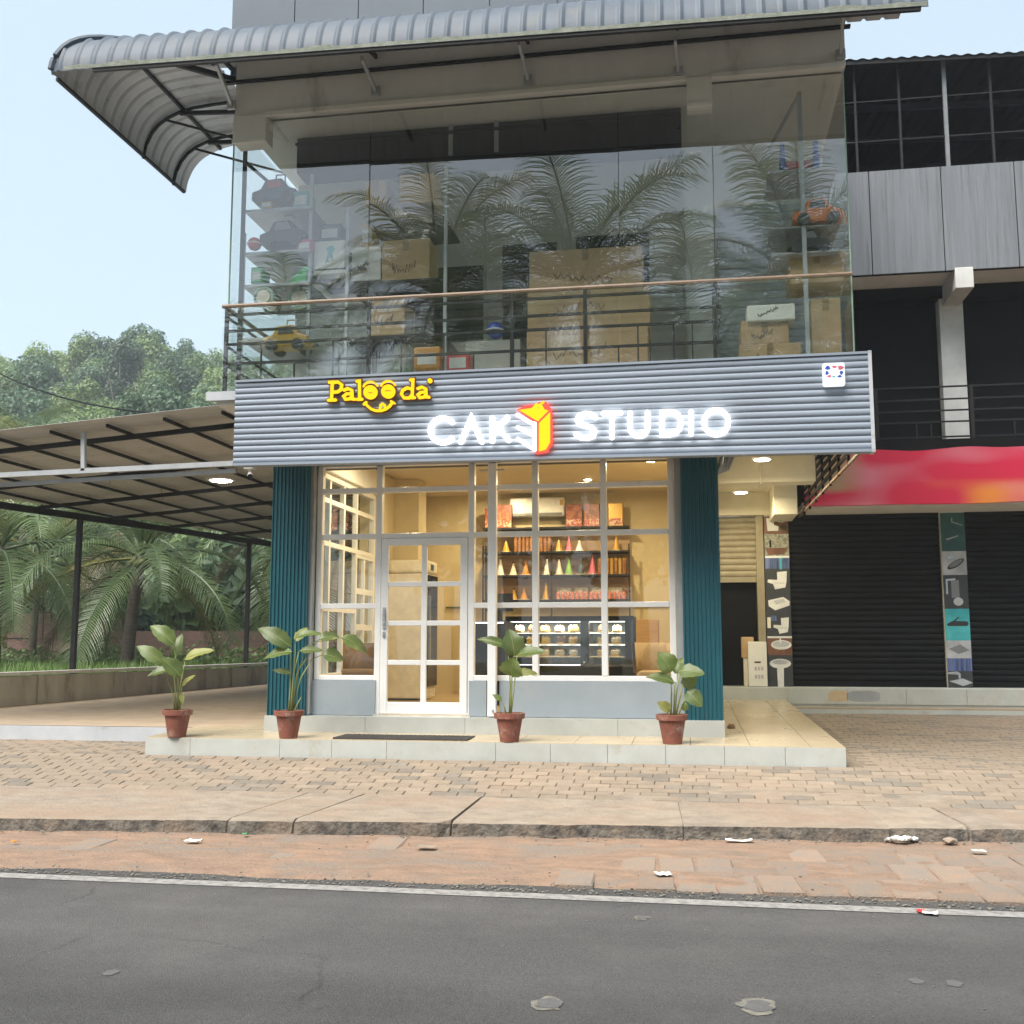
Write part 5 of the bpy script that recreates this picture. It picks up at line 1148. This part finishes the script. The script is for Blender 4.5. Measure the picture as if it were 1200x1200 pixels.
pack(580,398,22,22,11.75,'blue_plastic','blue ball resting on the wrapped bundle','toy_ball',True)
pack(470,432,20,40,11.85,'pale_green','pale green toy pack behind the orange one')
rk2 = thing('wall_rack', (1.3,12,4.4), 'thin grey steel shelf frame at the right end of the balcony', 'rack')
x = P(943,300,Y=11.4).x; MB().box(x-.022,x+.022,11.38,11.42,4.41,P(943,108,Y=11.4).z).build('upright', 'grey_steel', rk2)
MB().bar((x,11.4,P(943,110,Y=11.4).z),(x-.35,12.5,7.3), .03,.03).build('brace', 'grey_steel', rk2)
for py in (200, 267, 297): z = P(950,py,Y=11.5).z; MB().box(x-.35,1.66,11.42,12.2,z-.02,z-.003).build('shelf', 'grey_steel', rk2)
# toy seesaw: red seat, blue sides
c = P(935,198,Y=11.6); ss = thing('toy_rocker', c, 'red and blue plastic toy rocker on the highest right shelf', 'toy')
MB().prism([c+V(-.2,0,.0),c+V(.2,0,.0),c+V(.26,0,.16),c+V(.12,0,.1),c+V(-.16,0,.1)], (0,.22,0)).build('seat', 'red_plastic', ss, bevel=.02)
for dx in (-.17, .19): MB().prism([c+V(dx-.03,-.05,-.02),c+V(dx+.04,-.05,-.02),c+V(dx+.03,-.05,.3),c+V(dx-.02,-.05,.3)], (0,.08,0)).build('side_arm', 'blue_plastic', ss, bevel=.015)

# ------------------------------------------------------------------ potted plants
def leaf_mesh(base, tip, wd, nrm, droop=.12, fold=.22, wav=.035, rib=False):
    base = Vector(base); tip = Vector(tip); ax = tip-base; L_ = ax.length; t = ax.normalized(); side = t.cross(Vector(nrm)).normalized(); up = side.cross(t).normalized()
    rows = []; n = 10
    for i in range(n+1):
        s_ = i/n; w_ = wd*.5*(math.sin(math.pi*min(1, s_**.72))**.75 if 0 < s_ < 1 else .02)
        cpt_ = base+t*(L_*s_)+up*(L_*droop*(1.6*s_*(1-s_)*1.2-s_*s_*.35))
        if rib: rows.append(cpt_+up*.002); continue
        rows.append([cpt_+side*(w_*k*(1+.08*math.sin(s_*23+k)))+up*(abs(k)*fold*w_+wav*wd*math.sin(s_*11+k*2)*abs(k)) for k in (-1,-.5,0,.5,1)])
    return MB().tube(rows, [.0045*(1-.8*i/n) for i in range(n+1)], 4) if rib else MB().grid(rows)
def plant(px, pyb, Yp, label, leaves, stems, old=()):
    c = P(px, pyb, Y=Yp); c.z = pz(Yp)+.001; tp = thing('potted_plant', c, label, 'plant', 'potted plants along the platform edge')
    k = 1.0
    pt = MB().lathe([(.095,0),(.135,.235),(.158,.236),(.163,.29),(.15,.292),(.143,.25),(.12,.248)], c, 28).build('pot', 'terracotta', tp, smooth=False)
    MB().lathe([(.14,.24),(.05,.255),(.0,.258)], c, 20, cap=False).build('soil', 'soil', pt)
    for (bx_, by_, tx_, ty_, w_, dy) in leaves:
        b_ = P(bx_, by_, Y=Yp+dy*.5); t_ = P(tx_, ty_, Y=Yp+dy)
        ln_ = (t_-b_).length; nv = V(rng.uniform(-.2,.2), -.75, .65+rng.uniform(-.2,.2))
        dr = rng.uniform(.04,.24); fo_ = rng.uniform(.1,.4); mt_ = 'plant_leaf_old' if rng.random() < .12 else 'plant_leaf'
        lf = leaf_mesh(b_, t_, w_*Yp/1250*1.1, nv, dr, fo_).build('leaf', mt_, tp, smooth=True); leaf_mesh(b_, t_, w_, nv, dr, fo_, rib=True).build('midrib', 'plant_stem', lf)
    for st in stems:
        pts = [P(a, b_, Y=Yp+d_) for a, b_, d_ in st]
        pts = [c+V((pts[0].x-c.x),0,.24)]+pts[1:]
        n = len(pts); MB().tube(pts, [.011-.007*i/(n-1) for i in range(n)], 6).build('stem', 'plant_stem', tp, smooth=True)
plant(207,863,11.05,'potted big-leaf plant at the open left end of the platform',
  [(205,756,176,732,19,-.05),(192,778,160,756,17,-.1),(212,793,188,770,20,-.2),(203,784,172,792,13,-.15),(216,773,251,761,15,.1),(213,804,229,791,9,-.05),(213,812,214,825,6,-.05),(207,770,213,742,14,.2)],
  [[(205,838,0),(203,815,0),(198,800,-.03),(191,779,-.06)],[(208,838,0),(209,800,0),(207,780,0),(204,757,0)],[(209,838,0),(211,805,0),(215,785,.03),(217,773,.06)],[(210,838,0),(212,818,0),(213,805,0)],[(207,838,0),(205,800,-.1),(202,785,-.1)]])
plant(338,864,11.1,'potted big-leaf plant in front of the left teal column',
  [(341,758,302,735,20,-.05),(342,764,309,771,17,-.12),(341,789,319,785,8,-.08),(345,748,379,742,11,.15),(351,763,379,762,12,.1),(347,752,360,735,12,.25),(374,749,398,746,15,.22),(378,767,403,773,18,.2),(400,747,431,764,17,.3)],
  [[(338,838,0),(340,810,0),(341,785,0),(340,760,0)],[(341,838,0),(343,800,0),(346,765,.05),(346,749,.1)],[(343,838,0),(350,822,0),(353,817,0)],[(340,838,0),(344,790,.02),(350,764,.06)],[(341,838,0),(348,790,.05),(360,757,.1),(375,749,.15)],[(342,838,0),(352,795,.05),(366,772,.1),(379,767,.14)],[(341,838,0),(350,785,.08),(372,752,.14),(401,747,.18)]])
plant(597,868,11.08,'potted big-leaf plant beside the white guide post',
  [(594,758,559,748,11,-.05),(603,769,597,737,25,.05),(607,767,639,763,16,-.1),(600,793,602,770,27,-.15),(605,790,630,789,10,-.05),(588,821,577,814,7,-.05)],
  [[(597,840,0),(599,815,0),(600,793,0),(602,769,0)],[(594,840,0),(591,828,0),(588,821,0)],[(598,840,0),(602,810,0),(606,768,0)],[(597,840,0),(598,800,0),(595,759,0)]])
plant(788,872,11.12,'potted big-leaf plant in front of the right teal column',
  [(786,788,772,764,25,-.05),(790,800,757,792,14,-.15),(795,787,826,789,18,-.1),(803,790,812,809,19,.05),(805,810,823,828,18,-.1),(786,833,770,823,12,-.1),(803,833,802,822,8,0),(792,790,800,770,12,.2)],
  [[(786,842,0),(787,815,0),(786,789,0)],[(789,842,0),(790,820,0),(791,800,-.03)],[(790,842,0),(793,810,0),(796,788,0)],[(793,842,0),(800,825,0),(806,811,0)],[(786,842,0),(786,834,0)],[(791,842,0),(798,812,0),(803,791,.02)]])
# door mat
a = P(403,862,Z=.606); b_ = P(562,864,Z=.606); dm = thing('door_mat', (-3,11.3,.603), 'dark rubber door mat on the platform before the door', 'door mat')
MB().cbox(a.x,b_.x-.05,11.07,11.5,.6035,.62,.006).build('mat_body', 'mat_rubber', dm)
mb = MB()
for k in range(26): mb.box(a.x+.05+k*.053,a.x+.075+k*.053,11.1,11.47,.62,.6235)
mb.build('ribs', 'mat_rubber', dm)
# ------------------------------------------------------------------ litter
def scrap(px, py, z, w_, h_, mt, label, name='paper_scrap', cat='litter', rz_=0, curl=.3):
    c = P(px, py, Z=z); k = c.y/1250; rows = []
    for i in range(6):
        rw = []
        for j in range(4):
            a = (i/5-.5)*w_*k; b_ = (j/3-.5)*h_*k*2.6; e = .012*noise.noise(Vector((i*.9,j*.9,px)))+curl*.012*abs(i/5-.5)**2*4
            rw.append((c.x+a*math.cos(rz_)-b_*math.sin(rz_), c.y+a*math.sin(rz_)+b_*math.cos(rz_), z+.008+e))
        rows.append(rw)
    mb = MB().grid(rows); mb.build(name, mt, label=label, cat=cat, loc=(c.x,c.y,z), smooth=True)
scrap(777,1025,.035,18,7,'litter_white','crumpled white packet on the dirt near the road line',rz_=.3)
scrap(226,986,.04,17,6,'litter_white','grey-white scrap of paper below the left kerb slabs',rz_=-.1)
scrap(866,986,.04,30,4,'litter_white','long torn white wrapper lying against the kerb',rz_=.05,curl=.6)
scrap(1090,1071,.006,16,5,'litter_white','white paper flake on the road edge line by a red wrapper',rz_=-.2)
scrap(1079,1069,.006,9,4,'red_plastic','small red wrapper on the road edge line',name='plastic_wrapper')
scrap(17,987,.04,9,3,'orange_sweet','tiny orange wrapper on the dirt at the far left',name='plastic_wrapper')
scrap(500,993,.04,22,5,'slab','dry pale leaf flakes on the dirt shoulder',name='dry_leaf')
scrap(1147,998,.04,14,4,'litter_white','pale paper chip on the dirt beside the right slabs')
scrap(287,978,.04,6,3,'green_plastic','tiny green bottle cap by the kerb',name='bottle_cap')
c = P(1060,986,Z=.04); mb = MB()
for k in range(9): mb.ico((c.x+rng.uniform(-.13,.13), c.y+rng.uniform(-.05,.04), .05+rng.uniform(0,.02)), .03, 1.4,1,.6,.4)
mb.build('plastic_bag', 'litter_white', label='crumpled clear plastic bag at the cracked kerb joint', cat='litter', loc=(c.x,c.y,.04))
c = P(1113,988,Z=.04); MB().ico((c.x,c.y,.06), .045, 1.6,1,.6,.3).build('pale_stone', 'slab', label='pale flat stone at the foot of the kerb', cat='stone', loc=(c.x,c.y,.04))
c = P(857,856,Z=.61); MB().ico((c.x,c.y,.645), .045, 1.15,1,.9,.12,2).build('coconut_husk', 'husk', label='small brown coconut husk on the platform tiles', cat='coconut', loc=(c.x,c.y,.61))
pb = MB()
for k in range(260):
    x = rng.uniform(-6.5,4.5); y = rng.uniform(7.15, kerb_y(x)-.02); r = rng.choice((.003,.004,.006,.009)); pb.ico((x,y,.03), r, 1.2,1,.6,.3)
for k in range(1300):
    x = rng.uniform(-7,5); y = 7.08+abs(rng.gauss(0,.11)); pb.ico((x,y,.008), rng.choice((.004,.005,.007,.01)), 1.2,1,.6,.3)
for k in range(240):
    x = rng.uniform(-7,5); y = kerb_y(x)-abs(rng.gauss(0,.05))-.005; pb.ico((x,y,.04), rng.choice((.004,.006,.01)), 1.3,1,.6,.3)
for k in range(130):
    x = rng.uniform(-4.5,2.5); y = rng.uniform(3.6,6.9); pb.ico((x,y,.003), rng.choice((.003,.004,.006)), 1.3,1,.4,.3)
pb.build('pebbles', 'patch', kind='stuff', label='small dark pebbles scattered over the dirt shoulder', cat='gravel')
# ------------------------------------------------------------------ palms
def frond(start, bend, L_=4.0, seed=0, nl=52, twist=0.):
    r_ = random.Random(seed); mb = MB(); pts = []; p = V(0,0,0); a = R(start); n = 24
    for i in range(n+1):
        pts.append(p.copy()); a -= R(bend)/n*(.5+1.1*i/n); p = p+V(0, math.cos(a), math.sin(a))*(L_/n)
    mb.tube(pts, [.035*(1-.85*i/n)+.004 for i in range(n+1)], 4)
    for i in range(nl):
        s_ = .12+.87*i/nl; f = s_*n; k = int(f); t = f-k; q = pts[k].lerp(pts[min(k+1,n)], t); d = (pts[min(k+1,n)]-pts[k]).normalized()
        nrm = V(1,0,0).cross(d).normalized()
        ll = L_*.24*(math.sin(math.pi*(.12+.8*s_))**.6)*r_.uniform(.85,1.1); wd = .021
        for sd in (-1, 1):
            dirv = (V(sd,0,0)*.85+d*.55+nrm*(.18+r_.uniform(-.12,.12))).normalized(); b = q; rw = []
            for j in range(4):
                u = j/3; w_ = wd*(1-.85*u)+.002
                rw.append((b-d*w_, b+d*w_)); b = b+dirv*(ll/3); dirv = (dirv+V(0,0,-.34-.1*r_.random())).normalized()
            mb.grid(rw)
    return mb
frond_kinds = [(78,70),(60,85),(42,95),(22,95),(0,80),(-25,60)]
FM = {}
for mt in ('palm_leaf','palm_leaf_yellow','palm_leaf_dry'):
    FM[mt] = [frond(a, b_, seed=i).mesh('frond', mt) for i, (a, b_) in enumerate(frond_kinds)]
def palm(x, y, z0_, h_, label, lean=(0,0), sc_=1., n=18, seed=0, group='coconut palms beyond the low wall', dry=1, r=.12, az0=None):
    r_ = random.Random(seed); t = thing('coconut_palm', (x,y,z0_), label, 'palm tree', group)
    pts = [(x+lean[0]*(i/10)**1.6, y+lean[1]*(i/10)**1.6, z0_-.1+(h_+.1)*i/10) for i in range(11)]
    MB().tube(pts, [r*1.35 if i == 0 else r*(1.05-.2*i/10) for i in range(11)], 10).build('trunk', 'bark', t, smooth=True)
    top = V(*pts[-1])-t.location
    for k in range(n):
        f = k/(n-1); kind = min(5, int(f*5.3+r_.random()*.8)); mt = 'palm_leaf'
        if k >= n-dry: mt = 'palm_leaf_dry'; kind = 5
        elif r_.random() < .2: mt = 'palm_leaf_yellow'
        az = k*2.4+r_.uniform(-.3,.3)
        inst('frond', FM[mt][kind], t, top+V(0,0,-.12*f), (0, r_.uniform(-.1,.1), az), (sc_*r_.uniform(.9,1.1),)*3)
    cr = MB()
    for k in range(7): cr.ico(top+t.location+V(.16*math.cos(k*.9),.16*math.sin(k*.9),-.18-.06*(k % 2)), .1, sub=1)
    cr.build('coconut', 'palm_leaf_yellow' if seed % 2 else 'husk', t, smooth=True)
    return t
palm(-13.4,24,1.0,2.75,'young coconut palm with curved trunk behind the carport post',(.25,0),.92,20,1,dry=1,r=.15)
palm(-17.9,27,1.0,3.0,'slim coconut palm with pale trunk by the brick wall',(.1,0),.95,17,2,r=.1)
palm(-16.2,23,1.0,2.9,'coconut palm rising at the edge of the carport opening',(-.1,.1),1.,18,3,r=.12)
palm(-8.6,25.5,.95,3.3,'coconut palm drooping behind the teal column',(.1,0),1.02,20,4,dry=2,r=.14)
palm(-12.5,31,1.0,4.6,'taller coconut palm behind the young one',(.4,0),1.1,20,5,r=.14)
palm(-19,33,1.0,4.4,'taller coconut palm near the white house',(.2,0),1.1,18,6,r=.14)
palm(-31.5,46,1.0,9.3,'tall coconut palm standing above the carport roof',(.4,0),1.1,18,8,r=.16)
palm(-34.5,49,1.0,9.6,'tall leafy coconut palm at the foot of the hill',(-.4,0),1.1,18,9,r=.16)
palm(-25,55,2.5,9.2,'coconut palm peeping over the carport roof beside the wood',(0,0),.9,16,10,r=.15)
# ------------------------------------------------------------------ trees of the wooded hill
def crown(seed, rx, rz_, n, sz_, mt, lobes=9):
    r_ = random.Random(seed); mb = MB(); cs = []
    for k in range(lobes):
        a = r_.uniform(0,6.28); rr = r_.uniform(0,.62)*rx; cs.append((rr*math.cos(a), rr*math.sin(a), r_.uniform(-.6,.75)*rz_, r_.uniform(.28,.5)*rx))
    for i in range(n):
        c = cs[r_.randrange(lobes)]; u = V(r_.gauss(0,1), r_.gauss(0,1), r_.gauss(0,1)+.25).normalized(); rad = c[3]*(r_.random()**.28)
        q = V(c[0],c[1],c[2])+u*rad
        nv = (u+V(r_.uniform(-.8,.8),r_.uniform(-.8,.8),r_.uniform(-.2,.9))).normalized(); a = nv.orthogonal().normalized(); b_ = nv.cross(a)
        th = r_.uniform(0,6.28); a, b_ = a*math.cos(th)+b_*math.sin(th), b_*math.cos(th)-a*math.sin(th); s1 = sz_*r_.uniform(.5,1.15); s2 = s1*r_.uniform(.4,.7)
        mb.add([q-a*s1, q+b_*s2+nv*s2*.3, q+a*s1, q-b_*s2+nv*s2*.3], [(0,1,2,3)])
    return mb
TR = []
kinds = [('tree_leaf','leafy green tree on the wooded hillside'),('tree_leaf_light','light green tree on the wooded hillside'),('tree_leaf_blue','dark bluish-green tree on the wooded hillside')]
for v in range(9):
    mt, lb = kinds[v % 3]; r_ = random.Random(50+v)
    t = thing('hill_tree', (0,0,0), lb, 'tree', 'trees covering the hill behind the carport')
    tk = MB().tube([(0,0,-1),(r_.uniform(-.2,.2),.1,2.5),(r_.uniform(-.3,.3),0,5.5)], [.2,.15,.08], 6)
    for k in range(5):
        a = r_.uniform(0,6.28); z = r_.uniform(2.5,4.8); tk.tube([(0,0,z),(1.0*math.cos(a),1.0*math.sin(a),z+1.4),(1.5*math.cos(a),1.5*math.sin(a),z+2.6)], [.09,.06,.03], 5)
    tk.build('trunk', 'bark_pale', t)
    cb = crown(70+v, 2.7+.5*(v % 2), 2.6+.4*(v % 3), 5200, .17, mt, 14); cb.v = [(a[0], a[1], a[2]+5.6) for a in cb.v]; cb.build('crown', mt, t)
    TR.append(t)
used = set(); cnt = 0; r_ = random.Random(11)
spots = []
yy = 52
while yy < 113:
    w0, w1 = -.80*yy-4, -.40*yy+3; x = w0+r_.uniform(0,3)
    while x < w1:
        spots.append((x+r_.uniform(-1,1), yy+r_.uniform(-1.6,1.6))); x += r_.uniform(2.5,3.9)
    yy += 4.5
for (x, y) in spots:
    v = r_.randrange(9); s_ = r_.uniform(.72,1.15)*(1 if y < 90 else 1.12); z = ground_h(x, y)-.4; loc = V(x,y,z); sc3 = (s_, s_, s_*r_.uniform(.9,1.25)); rz0 = r_.uniform(0,6.28)
    if v not in used:
        used.add(v); o_ = TR[v]; o_.location = loc; o_.rotation_euler = (0,0,rz0); o_.scale = sc3
    else: copy_tree(TR[v], None, loc, rz0, sc3)
# dark undergrowth and shrubs behind the palms
sm_ = [crown(200+k, 1.6, 1.1, 1500, .16, ('tree_leaf','tree_leaf_blue','tree_leaf_light')[k], 8).mesh('foliage', ('tree_leaf','tree_leaf_blue','tree_leaf_light')[k]) for k in range(3)]
stm = MB().tube([(0,0,-1.4),(.1,0,-.3),(0,.1,.4)], [.08,.06,.03], 5).mesh('stem', 'bark')
def shrub(x, y, z, s_, k, lb, grp):
    t = thing('shrub', (x,y,z), lb, 'shrub', grp); inst('foliage', sm_[k], t, (0,0,1.3*s_), (0,0,rng.uniform(0,6)), (s_,s_,s_)); inst('stem', stm, t, (0,0,1.3*s_), (0,0,0), (s_,s_,s_))
r_ = random.Random(5)
for k in range(26):
    y = r_.uniform(33.5,46); x = -(.40+.40*((k*.618) % 1))*y; shrub(x, y, 1.0, r_.uniform(1.1,2.0), k % 3, 'dense leafy shrub in the dark thicket behind the palms', 'thicket behind the palms')
for k in range(9):
    y = r_.uniform(48,53); x = -(.40+.05*k)*y; shrub(x, y, ground_h(x,y), r_.uniform(1.8,2.6), (k+1) % 3, 'tall rounded shrub at the foot of the hill', 'shrubs at the foot of the hill')
# grass and low weeds behind the wall
gm = MB(); r_ = random.Random(3)
for k in range(15000):
    y = 13.5+r_.random()**1.2*16; x = lx(y)-.75-r_.random()*9.5
    z = ground_h(x, y); h_ = r_.uniform(.1,.3); a = r_.uniform(0,6.28); w_ = .012; dx, dy = math.cos(a), math.sin(a)
    gm.add([(x-dx*w_,y-dy*w_,z),(x+dx*w_,y+dy*w_,z),(x+dy*h_*.4,y-dx*h_*.4,z+h_)], [(0,1,2)])
gm.build('grass', 'grass', kind='stuff', label='short green grass behind the low boundary wall', cat='grass')
wm = MB()
for k in range(5200):
    y = 24+r_.random()*6; x = lx(y)-1-r_.random()*11; z = ground_h(x,y)+r_.random()**2*.7*(.4+.6*abs(noise.noise(Vector((x*.7,y*.7,0)))*2)); q = V(x,y,z); nv = V(r_.uniform(-1,1),r_.uniform(-1,1),r_.uniform(.2,1)).normalized(); a = nv.orthogonal().normalized(); b_ = nv.cross(a); s1 = r_.uniform(.04,.1)
    wm.add([q-a*s1,q+b_*s1*.6,q+a*s1,q-b_*s1*.6], [(0,1,2,3)])
wm.build('weeds', 'tree_leaf_light', kind='stuff', label='low leafy weeds in front of the brick wall', cat='weeds')
# brick wall and houses beyond
bw = thing('brick_wall', (-19,30.5,1.0), 'weathered red brick wall behind the palms', 'wall')
for (xa, xb, h_) in ((-30,-19.6,1.55),(-19.6,-17.2,1.35),(-17.2,-10,1.0)):
    MB().box(xa,xb,30.4,30.65,.9,1.0+h_).build('wall_body', 'brick', bw)
for z in (1.4,1.8): MB().box(-30,-17.2,30.37,30.4,z,z+.05).build('brick_band', 'brick', bw)
def house(x0, x1, y, h_, label):
    t = thing('house', ((x0+x1)/2,y,1), label, 'house'); MB().box(x0,x1,y,y+6,.9,1+h_).build('wall', 'plaster', t)
    MB().prism([(x0-.4,y-.5,1+h_),(x1+.4,y-.5,1+h_),((x0+x1)/2,y-.5,1+h_+1.2)], (0,7,0)).build('roof', 'brick', t)
    for k in range(3):
        a = x0+(x1-x0)*(.15+.3*k); f_ = MB().box(a,a+.9,y-.03,y+.02,1.9,3.0).build('window', 'white_frame', t); MB().box(a+.08,a+.82,y-.04,y-.03,2.0,2.9).build('pane', 'dark_opening', f_)
    MB().box(x0+(x1-x0)*.78,x0+(x1-x0)*.78+.9,y-.04,y,1,3).build('door', 'wood', t)
house(-29,-23.6,36,2.9,'small white house with tiled roof behind the brick wall')
house(-18.5,-13.5,39,2.6,'white house half hidden by palm trunks')
# ------------------------------------------------------------------ across the road, seen in the glass: palms, trees, a house
MB().grid([[(x, y, -.03+.02*math.sin(x)) for x in range(-60,61,10)] for y in (-40,-20,-8,-.6)]).build('far_verge', 'soil_green', kind='structure')
for i, (x, y, h_, s_) in enumerate(((-10.4,-5.5,8.4,1.2),(-7.6,-10,12.8,1.3),(-5,-5.8,9.0,1.2),(-2.4,-10,12.6,1.3),(.2,-5.6,8.2,1.2),(2.6,-9.8,12.2,1.3),(5,-6,9.0,1.2))):
    palm(x, y, -.05, h_, 'tall coconut palm across the road facing the shop', (rng.uniform(-.8,.8),.4), s_, 30, 30+i, 'coconut palms across the road', 3, .17)
rt_ = []
for i in range(15):
    x = -52+i*6.2+rng.uniform(-1,1); y = -22-rng.uniform(0,5); o_ = copy_tree(TR[i % 9], None, (x,y,-.3), rng.uniform(0,6), (1.9,1.9,1.35+.5*rng.random()), 'broad leafy tree in the row across the road', 'row of trees across the road')

# ------------------------------------------------------------------ air between here and the hill
hm = bpy.data.materials.new('haze_air'); hm.use_nodes = True; M['haze_air'] = hm; N = hm.node_tree.nodes; N.remove(N['Principled BSDF'])
vp = N.new('ShaderNodeVolumePrincipled'); vp.inputs['Color'].default_value = (.86,.93,1,1); vp.inputs['Density'].default_value = .001; vp.inputs['Anisotropy'].default_value = .2
hm.node_tree.links.new(vp.outputs[0], N['Material Output'].inputs['Volume'])
MB().box(-171,151,-71,201,-2,42).build('haze', 'haze_air', kind='stuff', label='thin pale haze over the whole place', cat='haze')
